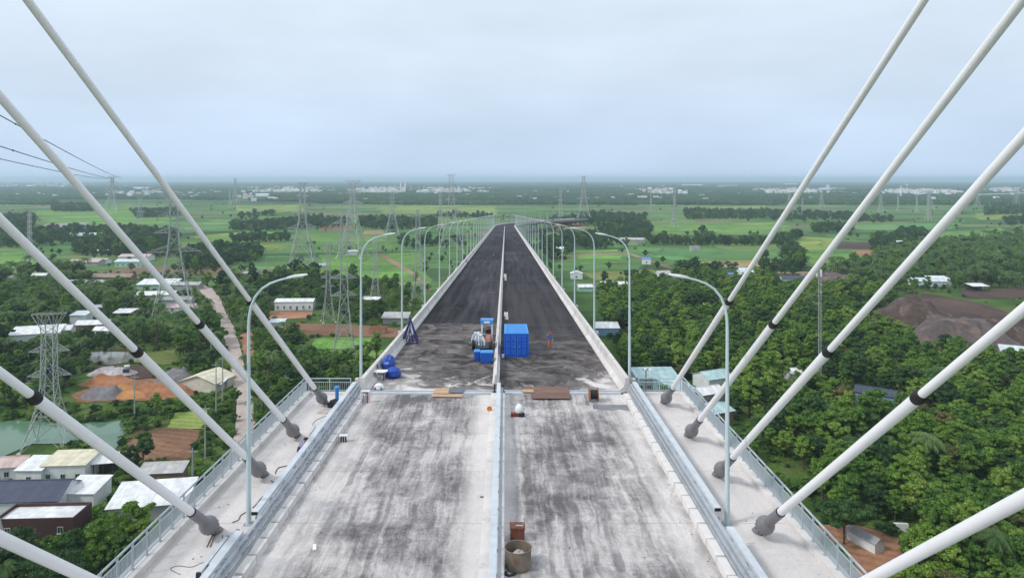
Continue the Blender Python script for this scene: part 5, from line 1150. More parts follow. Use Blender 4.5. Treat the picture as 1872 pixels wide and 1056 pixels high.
# ------------------------------------------------------------------ people
skin = mat('skin', (.42, .25, .17), .6, .1); 
def person(name, label, J, E, RAD, loc, rz, cmap, hands, helmet=None, group=None):
    """one skinned body; cmap(edge) -> material index"""
    t = thing(name, label, 'person', loc, rz, group)
    names = list(J); me = bpy.data.meshes.new('body'); me.from_pydata([J[n] for n in names], [(names.index(a), names.index(b2)) for a, b2 in E], [])
    o = bpy.data.objects.new('body_src', me); COL.objects.link(o)
    md = o.modifiers.new('skin', 'SKIN'); o.modifiers.new('sub', 'SUBSURF').levels = 1; o.modifiers['sub'].render_levels = 1
    for i, n in enumerate(names):
        sv = me.skin_vertices[0].data[i]; r_ = RAD[n]; sv.radius = r_ if hasattr(r_, '__len__') else (r_, r_); sv.use_root = (n == 'pelvis')
    dg = bpy.context.evaluated_depsgraph_get(); dg.update(); bme = bpy.data.meshes.new_from_object(o.evaluated_get(dg))
    bpy.data.objects.remove(o)
    mats_ = cmap['mats']; bme.materials.clear(); mb = MB(); mb.v = [tuple(v.co) for v in bme.vertices]; mb.f = [tuple(q.vertices) for q in bme.polygons]
    for q in bme.polygons:
        c_ = q.center; best = None
        for a, b2 in E:
            pa, pb = Vector(J[a]), Vector(J[b2]); ab = pb - pa; tt = max(0, min(1, (c_ - pa).dot(ab) / max(ab.length_squared, 1e-9))); dd = (c_ - pa - ab * tt).length
            if best is None or dd < best[0]: best = (dd, a, b2, tt)
        mb.mi.append(cmap['f'](best[1], best[2], best[3]))
    for hp, hd in hands:             # five fingers on each palm
        hp, hd = Vector(hp), Vector(hd).normalized(); sdv = hd.cross(Vector((0, 0, 1))); sdv = (sdv if sdv.length > .1 else Vector((1, 0, 0))).normalized(); dn = sdv.cross(hd)
        mb.tube([hp - hd * .02, hp + hd * .045, hp + hd * .09], [.03, .04, .036], 8, mi=cmap['skin'])
        for q, ln in enumerate((.065, .08, .085, .07)):
            b0 = hp + hd * .085 + sdv * (q - 1.5) * .019; mb.tube([b0, b0 + hd * ln * .5 - dn * .006, b0 + hd * ln * .85 - dn * .03], [.010, .0095, .008], 6, mi=cmap['skin'])
        b0 = hp + hd * .03 + sdv * .035; mb.tube([b0, b0 + (hd + sdv).normalized() * .04, b0 + (hd * 1.4 + sdv * .7).normalized() * .07], [.012, .011, .009], 6, mi=cmap['skin'])
    smooth_edges(mb.build('body', mats_, t), 60)
    hx = Vector(J['head']); 
    if helmet:
        mb = MB(); mb.ell(hx + Vector((0, .0, .035)), (.125, .14, .12), 14, 8, zmin=0.0); smooth_edges(mb.build('helmet', helmet, t)); mb = MB(); mb.tube([hx + Vector((0, .02, .035)), hx + Vector((0, .02, .05))], .155, 14); mb.build('helmet_brim', helmet, t)
    mb = MB(); fw = cmap.get('face', Vector((0, 1, 0)))
    sdw = Vector((fw.y, -fw.x, 0))
    for s_ in (-1, 1): mb.ell(hx + fw * .085 + sdw * s_ * .034 + Vector((0, 0, .005)), (.013, .013, .01), 6, 4)
    mb.build('eyes', blk_m, t); mb = MB(); mb.ell(hx + fw * .10 - Vector((0, 0, .02)), (.014, .018, .024), 6, 4)
    for s_ in (-1, 1): mb.ell(hx + sdw * s_ * .088 - Vector((0, 0, .01)), (.014, .022, .032), 6, 4)
    mb.ell(hx + fw * .088 - Vector((0, 0, .058)), (.026, .012, .008), 6, 4); mb.build('nose_ears_mouth', skin, t)
    return t
J = dict(pelvis=(0, 0, .93), spine=(0, .01, 1.12), chest=(0, 0, 1.33), neck=(0, .0, 1.47), jaw=(0, .02, 1.54), head=(0, .02, 1.62), crown=(0, .0, 1.70),
    shl=(-.19, 0, 1.40), ell=(-.29, .02, 1.15), wrl=(-.24, .16, .98), shr=(.19, 0, 1.40), elr=(.38, .03, 1.42), wrr=(.34, .12, 1.62),
    hil=(-.09, 0, .88), knl=(-.13, .05, .48), anl=(-.13, -.04, .07), tol=(-.14, .13, .04), hir=(.09, 0, .88), knr=(.12, .02, .48), anr=(.13, -.06, .07), tor=(.15, .11, .04))
E = [('pelvis', 'spine'), ('spine', 'chest'), ('chest', 'neck'), ('neck', 'jaw'), ('jaw', 'head'), ('head', 'crown'), ('chest', 'shl'), ('shl', 'ell'), ('ell', 'wrl'), ('chest', 'shr'), ('shr', 'elr'), ('elr', 'wrr'), ('pelvis', 'hil'), ('hil', 'knl'), ('knl', 'anl'), ('anl', 'tol'), ('pelvis', 'hir'), ('hir', 'knr'), ('knr', 'anr'), ('anr', 'tor')]
RAD = dict(pelvis=(.155, .115), spine=(.14, .105), chest=(.175, .115), neck=.055, jaw=.07, head=(.09, .10), crown=.06, shl=.075, ell=.052, wrl=.035, shr=.075, elr=.052, wrr=.035, hil=.10, knl=.072, anl=.05, tol=.038, hir=.10, knr=.072, anr=.05, tor=.038)
shirt = mat('blue work shirt', (.10, .17, .42), .85, .2, 8); trou = mat('orange work trousers', (.52, .20, .08), .85, .2, 8); shoe = mat('dark shoes', (.04, .035, .03), .7); redh = mat('red helmet', (.50, .02, .03), .35)
def cm(a, b2, t_):
    if a in ('chest', 'spine', 'shl', 'shr') or (a == 'pelvis' and b2 == 'spine' and t_ > .3): return 3 if (b2 == 'neck' and t_ > .7) else 0
    if a in ('ell', 'elr'): return 0 if t_ < .6 else 3
    if a in ('neck', 'jaw', 'head'): return 3
    if a in ('anl', 'anr'): return 2
    return 1
p = D(1005, 638); w1 = person('person', 'worker in blue shirt, orange trousers and red helmet standing on the approach', J, E, RAD, p, R(-150), dict(mats=[shirt, trou, shoe, skin], f=cm, skin=3), [(J['wrl'], (.2, .5, -.7)), (J['wrr'], (-.2, .5, .7))], redh)
JC = dict(pelvis=(0, 0, .42), spine=(0, .14, .58), chest=(0, .30, .74), neck=(0, .42, .84), jaw=(0, .48, .87), head=(0, .53, .93), crown=(0, .53, 1.01),
    shl=(-.19, .30, .76), ell=(-.26, .46, .54), wrl=(-.14, .66, .40), shr=(.19, .30, .76), elr=(.27, .46, .54), wrr=(.15, .68, .42),
    hil=(-.10, .02, .40), knl=(-.20, .42, .48), anl=(-.17, .12, .08), tol=(-.19, .30, .04), hir=(.10, .02, .40), knr=(.20, .42, .46), anr=(.17, .12, .08), tor=(.19, .30, .04))
p = D(545, 836); dk = mat('dark purple overall', (.05, .03, .075), .85, .3, 6); dk2 = mat('lilac grey vest', (.24, .22, .34), .85, .3, 6)
person('person', 'worker in dark purple overalls crouching beside the second anchor', JC, E, RAD, p, R(-40), dict(mats=[dk2, dk, shoe, skin], f=lambda a, b2, t_: cm(a, b2, t_) if a in ('neck', 'jaw', 'head', 'anl', 'anr', 'chest', 'spine') else (3 if a in ('ell', 'elr') and t_ > .6 else 1), skin=3), [(JC['wrl'], (.2, .7, -.5)), (JC['wrr'], (-.2, .7, -.5))], dk)

# ------------------------------------------------------------------ motorbikes on the approach
mred = mat('motorbike red', (.42, .03, .03), .35); mblk = blk_m
def motorbike(label, p, rz, col, grp='motorbikes on the approach'):
    t = thing('motorbike', label, 'motorbike', p, rz, grp)
    for yy in (-.62, .62):
        mb = MB(); n = 18
        vs = [((.05 * math.cos(b2 * math.pi / 3)), yy + (.25 + .05 * math.sin(b2 * math.pi / 3)) * math.cos(2 * math.pi * a / n), .30 + (.25 + .05 * math.sin(b2 * math.pi / 3)) * math.sin(2 * math.pi * a / n)) for a in range(n) for b2 in range(6)]
        mb.add(vs, [(a * 6 + b2, a * 6 + (b2 + 1) % 6, ((a + 1) % n) * 6 + (b2 + 1) % 6, ((a + 1) % n) * 6 + b2) for a in range(n) for b2 in range(6)]); wh = mb.build('wheel', mblk, t)
        MB().tube([(-.03, yy, .3), (.03, yy, .3)], .2, 12).build('rim', steel2, wh)
    MB().add([(-.12, -.55, .62), (.12, -.55, .62), (.14, .1, .45), (-.14, .1, .45), (-.08, -.75, .80), (.08, -.75, .80), (.15, .15, .72), (-.15, .15, .72)], [(3, 2, 1, 0), (4, 5, 6, 7), (0, 1, 5, 4), (1, 2, 6, 5), (2, 3, 7, 6), (3, 0, 4, 7)]).build('body', col, t)
    MB().add([(-.18, .42, .35), (.18, .42, .35), (.12, .58, .95), (-.12, .58, .95), (-.16, .52, .35), (.16, .52, .35), (.1, .68, .95), (-.1, .68, .95)], [(3, 2, 1, 0), (4, 5, 6, 7), (0, 1, 5, 4), (1, 2, 6, 5), (2, 3, 7, 6), (3, 0, 4, 7)]).build('front_shield', col, t)
    MB().box((0, -.3, .83), (.26, .8, .09)).build('seat', mblk, t); MB().box((0, .05, .33), (.22, .5, .2)).build('engine', steel2, t)
    MB().tube([(-.34, .42, 1.05), (0, .52, 1.0), (.34, .42, 1.05)], .02, 6).build('handlebar', mblk, t); MB().tube([(0, .50, 1.0), (0, .62, .3)], .03, 6).build('fork', steel2, t); MB().ell((0, .63, .98), (.09, .05, .08), 8, 6).build('headlight', wht, t)
    for s_ in (-1, 1): MB().ell((s_ * .36, .40, 1.2), (.06, .015, .05), 6, 4).build('mirror', mblk, t)
    return t
motorbike('parked red motorbike on the dark asphalt near the median', D(903, 467), R(15), mred)
o = motorbike('dark motorbike with white front parked against the left parapet', D(849, 481), R(70), mat('white fairing', (.7, .7, .72), .35))
p = D(850, 479); o = thing('road_cone', 'red road cone beside the dark motorbike', 'cone', p); MB().tube([(0, 0, .03), (0, 0, .9)], [.2, .04], 12).build('cone', mred, o); MB().box((0, 0, .02), (.5, .5, .04)).build('base', blk_m, o)
# yellow excavator by the distant gravel heaps
p = G(1524, 505); t = thing('excavator', 'yellow excavator working beside the distant gravel heap', 'excavator', p, R(80)); yel = mat('excavator yellow', (.62, .34, .02), .5, .15)
for s_ in (-1, 1): MB().prism([(-1.9, -.3), (1.9, -.3), (1.9, .3), (-1.9, .3)], 0, .9).build('track', blk_m, t).location = (0, s_ * 1.1, 0)
MB().box((-.3, 0, 1.6), (3.2, 2.6, 1.1)).build('body', yel, t); cb = MB().box((.7, .75, 2.6), (1.3, 1.0, 1.4)).build('cab', yel, t); MB().box((.72, .75, 2.75), (1.34, .9, .8)).build('window', glass_m, cb)
MB().beam((1.2, -.2, 1.8), (3.8, -.2, 5.0), .45, .7).build('boom', yel, t); MB().beam((3.8, -.2, 5.0), (7.0, -.2, 4.6), .4, .6).build('arm', yel, t); MB().add([(6.6, -.8, 4.6), (7.4, -.8, 4.4), (7.2, -.8, 3.4), (6.5, -.8, 3.6), (6.6, .4, 4.6), (7.4, .4, 4.4), (7.2, .4, 3.4), (6.5, .4, 3.6)], [(0, 1, 2, 3), (7, 6, 5, 4), (0, 4, 5, 1), (1, 5, 6, 2), (2, 6, 7, 3), (3, 7, 4, 0)]).build('bucket', blk_m, t)
# truck in the builders yard
p = G(231, 683); t = thing('truck', 'small dark tipper truck parked in the builders yard', 'truck', p, R(25)); MB().box((0, -.6, 1.5), (2.0, 3.4, 1.1)).build('tipper_bed', mat('truck grey', (.07, .07, .08), .6), t); cb = MB().box((0, 2.1, 1.45), (1.9, 1.6, 1.9), 0, 0, .9).build('cab', wht, t); MB().box((0, 2.3, 1.85), (1.75, 1.4, .6)).build('window', glass_m, cb); MB().box((0, .3, .75), (1.2, 5, .3)).build('chassis', blk_m, t)
for xx in (-.9, .9):
    for yy in (-1.5, 2.0): MB().tube([(xx - .14, yy, .48), (xx + .14, yy, .48)], .48, 14).build('wheel', blk_m, t)
# concrete utility poles along the lane
upm = mat('pole concrete', (.36, .36, .35), .9, .15, 1)
for px, py, hh, lab in ((395, 765, 16, 'concrete utility pole beside the lane near the workshop'), (407, 742, 15, 'concrete utility pole at the lane behind the workshop'), (375, 838, 13, 'thin concrete pole beside the brown field'), (352, 893, 9, 'short concrete pole with crossarm below the brown field'), (246, 768, 13, 'thin pale pole beside the green pond'), (53, 744, 8, 'short pole at the pond bank'), (386, 655, 12, 'concrete utility pole where the lane narrows'), (362, 540, 12, 'concrete utility pole at the far lane bend'), (487, 492, 9, 'wooden looking pole in the emerald rice field'), (521, 740, 9, 'pale street pole between the banana plants')):
    t = thing('utility_pole', lab, 'pole', G(px, py)); MB().tube([(0, 0, 0), (0, 0, hh)], [.22, .12], 8).build('shaft', upm, t); MB().box((0, 0, hh - .8), (2.4, .14, .14)).build('crossarm', upm, t)
    for q in (-1.0, 0, 1.0): MB().tube([(q, 0, hh - .72), (q, 0, hh - .4)], .07, 6).build('insulator', ins_m, t)
# garden wall in the lower left corner
a, b2 = G(-40, 1012), G(262, 1004); t = thing('garden_wall', 'long low grey concrete wall in front of the maroon building', 'wall', a); v = b2 - a
n = 16
for i in range(n):
    q0, q1 = v * (i / n), v * ((i + .97) / n); mb = MB(); mb.beam(q0 + Vector((0, 0, .8)), q1 + Vector((0, 0, .8)), .16, 1.6); mb.build('wall_panel', mat('old wall', (.26, .24, .22), .9, .3, 1, stain=(.13, .12, .11)), t)

# crumbs, offcuts and pebbles strewn over the deck
rd = random.Random(31); mb = MB()
for _ in range(420):
    s_ = rd.uniform(20, 54) if rd.random() < .7 else rd.uniform(57, 90); u_ = rd.choice((-1, 1)) * (rd.uniform(.9, 9.9) if rd.random() < .5 else rd.triangular(8.6, 9.95, 9.9)) if rd.random() < .85 or s_ > YJ else rd.choice((-1, 1)) * rd.uniform(11.8, 14.3)
    q = at(s_, u_, 0); a_ = rd.uniform(.012, .04); mb.box((q.x, q.y, q.z + a_ * .25), (a_ * rd.uniform(.8, 3.2), a_, a_ * .6), rd.uniform(0, 3.1), rd.choice((0, 0, 1, 2)))
tag(mb.build('debris', [mat('crumb grey', (.13, .12, .12)), mat('crumb dark', (.05, .045, .045)), mat('crumb tan', (.32, .24, .17))]), 'scattered crumbs and offcuts lying on the deck', 'debris', None, 'stuff')
for k_, (x_, y_, w_, d_, lab) in enumerate(((1413, 915, .5, .16, 'pale scrap of board on the forest side walkway'), (1462, 975, .26, .1, 'small dark scrap beside the forest side kerb'), (604, 760, .45, .2, 'tan wooden offcut near the first anchor'), (575, 1000, .16, .5, 'white plastic bottle like tube beside the kerb blocks'), (600, 772, .7, .12, 'rusty wood strip beside the black sack'))):
    o = MB().box((0, 0, .02), (w_, d_, .04), rd.uniform(-.4, .4)).build('offcut', (wpost, blk_m, ply[1], wht, ply[0])[k_], loc=D(x_, y_)); tag(o, lab, 'offcut')
# ------------------------------------------------------------------ trees
def leaf_mat(name, stops, trans=.25):
    m, t, b = newmat(name); k = NB(t)
    oi = k.n('ShaderNodeObjectInfo').outputs['Random']; ri = k.n('ShaderNodeNewGeometry').outputs['Random Per Island']
    co = k.n('ShaderNodeTexCoord').outputs['Object']; n = k.noise(co, .55, 3)
    v = k.m('ADD', k.m('MULTIPLY', oi, .66), k.m('ADD', k.m('MULTIPLY', ri, .18), k.rng(n, .3, .7, 0, .2)))
    c = k.ramp(v, stops); c = k.n('ShaderNodeVectorMath', {0: c, 'Scale': k.rng(ri, 0, 1, .72, 1.3)}, operation='SCALE').outputs[0]
    t.links.new(c, b.inputs['Base Color']); b.inputs['Roughness'].default_value = .6; b.inputs['Specular IOR Level'].default_value = .2
    tr = k.n('ShaderNodeBsdfTranslucent', {0: c}); mx = k.n('ShaderNodeMixShader', {0: trans, 1: b.outputs[0], 2: tr.outputs[0]})
    t.links.new(mx.outputs[0], t.nodes['Material Output'].inputs[0]); return m
LM = dict(wood=leaf_mat('forest leaves', [(0, (.028, .072, .020)), (.20, (.064, .142, .028)), (.42, (.118, .225, .036)), (.7, (.175, .295, .046)), (1, (.26, .35, .07))]),
    dark=leaf_mat('dark leaves', [(0, (.024, .056, .020)), (.4, (.042, .094, .030)), (.75, (.066, .135, .038)), (1, (.10, .18, .046))]),
    fresh=leaf_mat('fresh leaves', [(0, (.05, .12, .024)), (.4, (.085, .185, .032)), (.75, (.13, .24, .04)), (1, (.20, .27, .055))]),
    palm=leaf_mat('palm fronds', [(0, (.05, .11, .035)), (.5, (.09, .17, .045)), (1, (.16, .23, .08))]),
    olive=leaf_mat('olive leaves', [(0, (.075, .095, .03)), (.5, (.13, .145, .045)), (1, (.20, .17, .06))]),
    belt=leaf_mat('field belt leaves', [(0, (.028, .068, .024)), (.45, (.048, .108, .034)), (.8, (.078, .155, .042)), (1, (.12, .20, .055))]))
bark = mat('bark', (.10, .075, .055), .95, .3, 3, bump=.4)
def leaf_quads(rg, cen, nrm, size):
    n = len(cen); r1 = rg.normal(size=(n, 3)); t1 = np.cross(nrm, r1); t1 /= np.linalg.norm(t1, axis=1)[:, None] + 1e-9; t2 = np.cross(nrm, t1)
    s = size[:, None]; a = t1 * s; b = t2 * s * .62
    v = np.stack([cen - a, cen + b * .9 - a * .1, cen + a, cen - b * .9 + a * .1], 1).reshape(-1, 3); return v
def crown_mesh(name, seed, m, H=9.0, R_=3.3, base=2.2, ncl=60, nl=100, leaf=.22, flat=1.0):
    rg = np.random.default_rng(seed); V = []; core = MB(); zc = (H + base) / 2; rz_ = (H - base) / 2 * flat
    ph = rg.uniform(0, 6.28, 4)
    for i in range(ncl):
        d = rg.normal(size=3); d /= np.linalg.norm(d); d[2] = d[2] * .9 + .12
        az_ = math.atan2(d[1], d[0]); lob = 1 + .22 * math.sin(2 * az_ + ph[0]) + .15 * math.sin(3 * az_ + ph[1])
        f = rg.uniform(.35, 1.0) ; c = np.array([d[0] * R_ * f * lob, d[1] * R_ * f * lob, zc + d[2] * rz_ * rg.uniform(.55, .98)])
        rc = rg.uniform(.5, 1.0) * (R_ / 3.3) ** .7; q = rg.normal(size=(nl, 3)); q /= np.linalg.norm(q, axis=1)[:, None]; q[:, 2] = np.abs(q[:, 2]) * .85 + q[:, 2] * .15
        pos = c + q * rc * rg.uniform(.55, 1.08, (nl, 1)) * np.array([1, 1, .8]); nr = q + rg.normal(size=(nl, 3)) * .45; nr /= np.linalg.norm(nr, axis=1)[:, None]
        V.append(leaf_quads(rg, pos, nr, leaf * rg.uniform(.6, 1.35, nl))); core.ell(c, (rc * .66, rc * .66, rc * .5), 6, 4)
    V = np.concatenate(V); o = len(core.v); nq = len(V) // 4
    mb = MB(); mb.v = core.v + [tuple(p) for p in V.tolist()]; mb.f = core.f + [(o + 4 * i, o + 4 * i + 1, o + 4 * i + 2, o + 4 * i + 3) for i in range(nq)]; mb.mi = [0] * len(mb.f)
    return mb, m
def trunk(mb, seed, H, R_, base, mi=0):
    r_ = random.Random(seed); top = Vector((r_.uniform(-.3, .3), r_.uniform(-.3, .3), H * .62)); mb.tube([(0, 0, -.1), (r_.uniform(-.1, .1), r_.uniform(-.1, .1), base), top], [.24, .17, .07], 7, mi=mi)
    for q in range(5):
        a = q * 1.26 + r_.uniform(-.3, .3); z0 = base * r_.uniform(.7, 1.3); e = Vector((math.cos(a) * R_ * .55, math.sin(a) * R_ * .55, z0 + (H - base) * r_.uniform(.25, .5))); mb.tube([(0, 0, z0), e * .55 + Vector((0, 0, z0 * .35)), e], [.10, .07, .03], 5, mi=mi)
PROTO = {}
def add_broad(key, seed, m, **kw):
    cb, m_ = crown_mesh(key, seed, LM[m], **kw); H, R_, base = kw.get('H', 9.0), kw.get('R_', 3.3), kw.get('base', 2.2); tb = MB(); trunk(tb, seed, H, R_, base)
    both = MB(); both.v = list(cb.v); both.f = list(cb.f); both.mi = [0] * len(cb.f); both.add(tb.v, tb.f, 1)
    PROTO[key] = dict(crown=cb.mesh('crown', m_), trunk=tb.mesh('trunk', bark), both=both.mesh(key, [m_, bark]), H=H)
for i in range(4): add_broad('wood%d' % i, 10 + i, 'wood', H=(9.0, 11.0, 8.0, 9.5)[i], R_=(2.8, 2.3, 3.3, 2.6)[i], base=(2.2, 2.6, 1.8, 2.0)[i], ncl=(56, 56, 64, 54)[i])
for i in range(3): add_broad('dark%d' % i, 30 + i, 'dark', H=(9.0, 8.0, 10.0)[i], R_=(3.4, 3.8, 3.2)[i], base=2.0, ncl=66)
for i in range(2): add_broad('fresh%d' % i, 50 + i, 'fresh', H=8.5, R_=3.0, base=2.0, ncl=58)
for i in range(2): add_broad('olive%d' % i, 55 + i, 'olive', H=7.5, R_=2.7, base=1.8, ncl=46)
for i in range(2): add_broad('flat%d' % i, 60 + i, 'dark', H=8.0, R_=5.0, base=4.2, ncl=90, nl=90, leaf=.22)
for i in range(3): add_broad('shrub%d' % i, 70 + i, ('fresh', 'wood', 'dark')[i], H=2.6, R_=1.7, base=.1, ncl=26, nl=70, leaf=.16)
for i in range(2): add_broad('belt%d' % i, 80 + i, 'belt', H=9.0, R_=3.8, base=.8, ncl=46, nl=60, leaf=.38)
def add_palm(key, seed, H=8.5, nf=18, droop=1.0):
    r_ = random.Random(seed); fb = MB(); top = Vector((r_.uniform(-.8, .8), r_.uniform(-.8, .8), H))
    for q in range(nf):
        a = q * 2.399; el = r_.uniform(-.1, 1.0); L = r_.uniform(2.6, 3.5); d = Vector((math.cos(a), math.sin(a), 0)); pts = []
        for s in range(9):
            f = s / 8; pts.append(top + d * L * f * math.cos(el * .7) + Vector((0, 0, L * (math.sin(el) * f - droop * .75 * f * f))))
        sd = Vector((-d.y, d.x, 0))
        for s in range(1, 9):
            w_ = 1.25 * math.sin(math.pi * (.12 + .80 * s / 8)); p0, p1 = pts[s - 1], pts[s]; mid = p0.lerp(p1, .5)
            for sg in (-1, 1):
                for e in (0, .5):
                    b0 = p0.lerp(p1, e); b1 = p0.lerp(p1, e + .46); tip = b1 + (p1 - p0) * .9 + sd * sg * w_ * .62 - Vector((0, 0, w_ * .34)); fb.add([b0, b1, tip], [(0, 1, 2)])
        fb.tube(pts, [.035] * 9, 3, False)
    tb = MB(); tb.tube([(0, 0, -.1), (top.x * .3, top.y * .3, H * .45), top], [.2, .15, .12], 7)
    both = MB(); both.v = list(fb.v); both.f = list(fb.f); both.mi = [0] * len(fb.f); both.add(tb.v, tb.f, 1)
    PROTO[key] = dict(crown=fb.mesh('fronds', LM['palm']), trunk=tb.mesh('trunk', bark), both=both.mesh(key, [LM['palm'], bark]), H=H)
add_palm('palm0', 1); add_palm('palm1', 2, 6.5, 20); add_palm('palm2', 3, 1.2, 16, .75)
# a far grove: many crowns in one clump
gb = MB(); gr = np.random.default_rng(99); V = []
for i in range(26):
    c = np.array([gr.uniform(-34, 34), gr.uniform(-16, 16), gr.uniform(4, 7.5)]); rc = gr.uniform(3, 5.2); nl = 46; q = gr.normal(size=(nl, 3)); q /= np.linalg.norm(q, axis=1)[:, None]; q[:, 2] = np.abs(q[:, 2])
    V.append(leaf_quads(gr, c + q * rc * np.array([1, 1, .8]), q + gr.normal(size=(nl, 3)) * .3, 1.3 * gr.uniform(.6, 1.3, nl))); gb.ell(c - np.array([0, 0, 1.5]), (rc * .85, rc * .85, rc * .9), 7, 5)
V = np.concatenate(V); o_ = len(gb.v); gb.v += [tuple(p) for p in V.tolist()]; gb.f += [(o_ + 4 * i, o_ + 4 * i + 1, o_ + 4 * i + 2, o_ + 4 * i + 3) for i in range(len(V) // 4)]; gb.mi = [0] * len(gb.f)
PROTO['grove'] = dict(both=gb.mesh('grove', LM['belt']), H=12)

POLYB = [(min(x for x, _ in P), max(x for x, _ in P), min(y for _, y in P), max(y for _, y in P), P) for P in AVOID]
POLYT = [(min(x for x, _ in P), max(x for x, _ in P), min(y for _, y in P), max(y for _, y in P), P) for P in AVOID_T]
def blocked(x, y, tall=False):
    if tall:
        for a, b2, c, d, P in POLYT:
            if a <= x <= b2 and c <= y <= d and in_poly(x, y, P): return True
    if abs(x - CB) < 17.5 and y < 60: return True
    if abs(x - CB) < 12.5 and y < 760: return True
    for a, b2, c, d, P in POLYB:
        if a <= x <= b2 and c <= y <= d and in_poly(x, y, P): return True
    return False
TR = []                          # (x, y, scale, rotation, species, screen height)
rt = random.Random(77)
SP = dict(wood=['wood0', 'wood1', 'wood2', 'wood3'], dark=['dark0', 'dark1', 'dark2'], fresh=['fresh0', 'fresh1'], olive=['olive0', 'olive1'], flat=['flat0', 'flat1'], shrub=['shrub0', 'shrub1', 'shrub2'], palm=['palm0', 'palm1'], nipa=['palm2'], belt=['belt0', 'belt1'])
def plant(px, spacing, mix, smin=.8, smax=1.2, cover=1.0, free=False):
    P = [G(a, b2) for a, b2 in px]; Q = [(p.x, p.y) for p in P]
    x0, x1 = min(q[0] for q in Q), max(q[0] for q in Q); y0, y1 = min(q[1] for q in Q), max(q[1] for q in Q)
    keys = list(mix); ws = [mix[k] for k in keys]; y = y0; row = 0; n = 0
    while y < y1:
        x = x0 + (row % 2) * spacing * .5
        while x < x1:
            a, b2 = x + rt.uniform(-.42, .42) * spacing, y + rt.uniform(-.42, .42) * spacing
            if rt.random() < cover and in_poly(a, b2, Q) and (free or not blocked(a, b2)):
                k = rt.choices(keys, ws)[0]
                if k != 'shrub' and not free and blocked(a, b2, True): k = 'shrub'
                pr = rt.choice(SP[k]); sc = rt.uniform(smin, smax) * (1.3 if k == 'palm' else (1.35 if rt.random() < .09 else 1.0)); TR.append((a, b2, sc, rt.uniform(0, 6.28), k, pr, PROTO[pr]['H'] * sc / b2)); n += 1
            x += spacing
        y += spacing * .87; row += 1
    return n
# forest on the right
plant([(1120, 640), (1098, 560), (1085, 528), (1190, 514), (1330, 512), (1480, 522), (1600, 522), (1640, 548), (1620, 565), (1660, 602), (1715, 622), (1745, 655), (1800, 668), (1890, 690), (1980, 1056), (1980, 1180), (1640, 1180), (1560, 1000), (1300, 700), (1180, 720), (1130, 660)], 4.4, dict(wood=8, dark=1.5, fresh=2.4, olive=.9, flat=.12, palm=.2), .5, 1.15, .95)
plant([(1600, 1056), (1700, 1180), (1560, 1180), (1500, 1000)], 5.5, dict(wood=3, dark=2, flat=1), .7, 1.0, .8)
plant([(1480, 508), (1600, 474), (1640, 458), (1880, 432), (1880, 526), (1752, 530), (1650, 540), (1600, 522)], 6.0, dict(wood=3, palm=5, dark=1.5, fresh=1, nipa=2), .65, 1.05)
plant([(1150, 700), (1350, 700), (1360, 800), (1450, 880), (1260, 800)], 6, dict(wood=2, dark=2, palm=1, shrub=2), .6, .9, .6)
plant([(1520, 960), (1600, 960), (1600, 1000), (1530, 1000)], 9, dict(flat=1), .8, 1.0, 1, True)
plant([(1380, 470), (1460, 465), (1470, 500), (1400, 505)], 8, dict(belt=3, dark=1), .7, 1.1)
plant([(1080, 505), (1300, 498), (1330, 512), (1090, 522)], 8, dict(shrub=2, dark=1, belt=1), .6, 1.0, .5)
plant([(1225, 497), (1330, 494), (1330, 505), (1240, 508)], 9, dict(dark=2, belt=1), .8, 1.3, .8)
# left: palm groves and village trees
plant([(0, 505), (120, 500), (210, 518), (300, 560), (390, 590), (405, 640), (330, 660), (260, 632), (120, 640), (0, 640)], 6.0, dict(wood=4, palm=6, dark=1.6, nipa=1.5, fresh=2), .65, 1.2)
plant([(0, 640), (60, 620), (160, 640), (160, 700), (130, 740), (0, 760)], 6.0, dict(wood=2, dark=3, palm=2.5, shrub=2, fresh=1), .6, 1.0, .8)
plant([(130, 740), (330, 735), (380, 720), (400, 740), (390, 800), (370, 760), (240, 770)], 5.0, dict(shrub=5, fresh=2, wood=1), .6, 1.0, .9)
plant([(130, 640), (330, 630), (400, 650), (400, 690), (300, 690), (130, 720)], 7.0, dict(shrub=3, dark=2, wood=2, fresh=1), .6, .95, .7)
plant([(-60, 835), (170, 815), (190, 842), (120, 850), (-40, 866)], 4.2, dict(shrub=5, wood=1), .8, 1.3, .9)
plant([(160, 850), (230, 840), (345, 870), (340, 905), (210, 905), (150, 890)], 4.5, dict(dark=3, wood=2, shrub=3, fresh=1), .5, .85)
plant([(20, 890), (170, 885), (200, 905), (100, 905)], 4.5, dict(shrub=4, dark=1), .6, 1.0, .8)
plant([(150, 960), (200, 950), (345, 958), (300, 1010), (240, 1090), (-60, 1130), (-60, 1020), (60, 1000), (110, 985)], 5.0, dict(dark=3, wood=4, flat=.5, fresh=1.2, palm=.6), .6, 1.05)
plant([(170, 925), (205, 920), (205, 950), (175, 960)], 4.5, dict(dark=2, shrub=1), .5, .8)
plant([(340, 860), (420, 800), (400, 900), (330, 960)], 4.5, dict(shrub=3, dark=1, fresh=1), .6, 1.0, .9)
plant([(470, 770), (480, 700), (450, 640), (440, 600), (470, 560), (500, 560), (520, 600), (555, 640), (640, 662), (660, 710), (560, 720), (480, 800)], 4.6, dict(dark=2, wood=3, palm=1.5, nipa=3, shrub=3, fresh=2), .55, .95, .95)
plant([(400, 520), (470, 505), (480, 560), (430, 600), (415, 570)], 6, dict(dark=2, wood=3, palm=2.5, fresh=2), .7, 1.1)
plant([(640, 655), (700, 650), (700, 700), (650, 715)], 5, dict(shrub=4, wood=2), .6, 1.0)
plant([(470, 505), (560, 502), (640, 505), (720, 520), (740, 565), (700, 590), (640, 590), (575, 570), (480, 545)], 6.5, dict(dark=3, wood=4, fresh=2, shrub=1), .6, 1.0, .85)
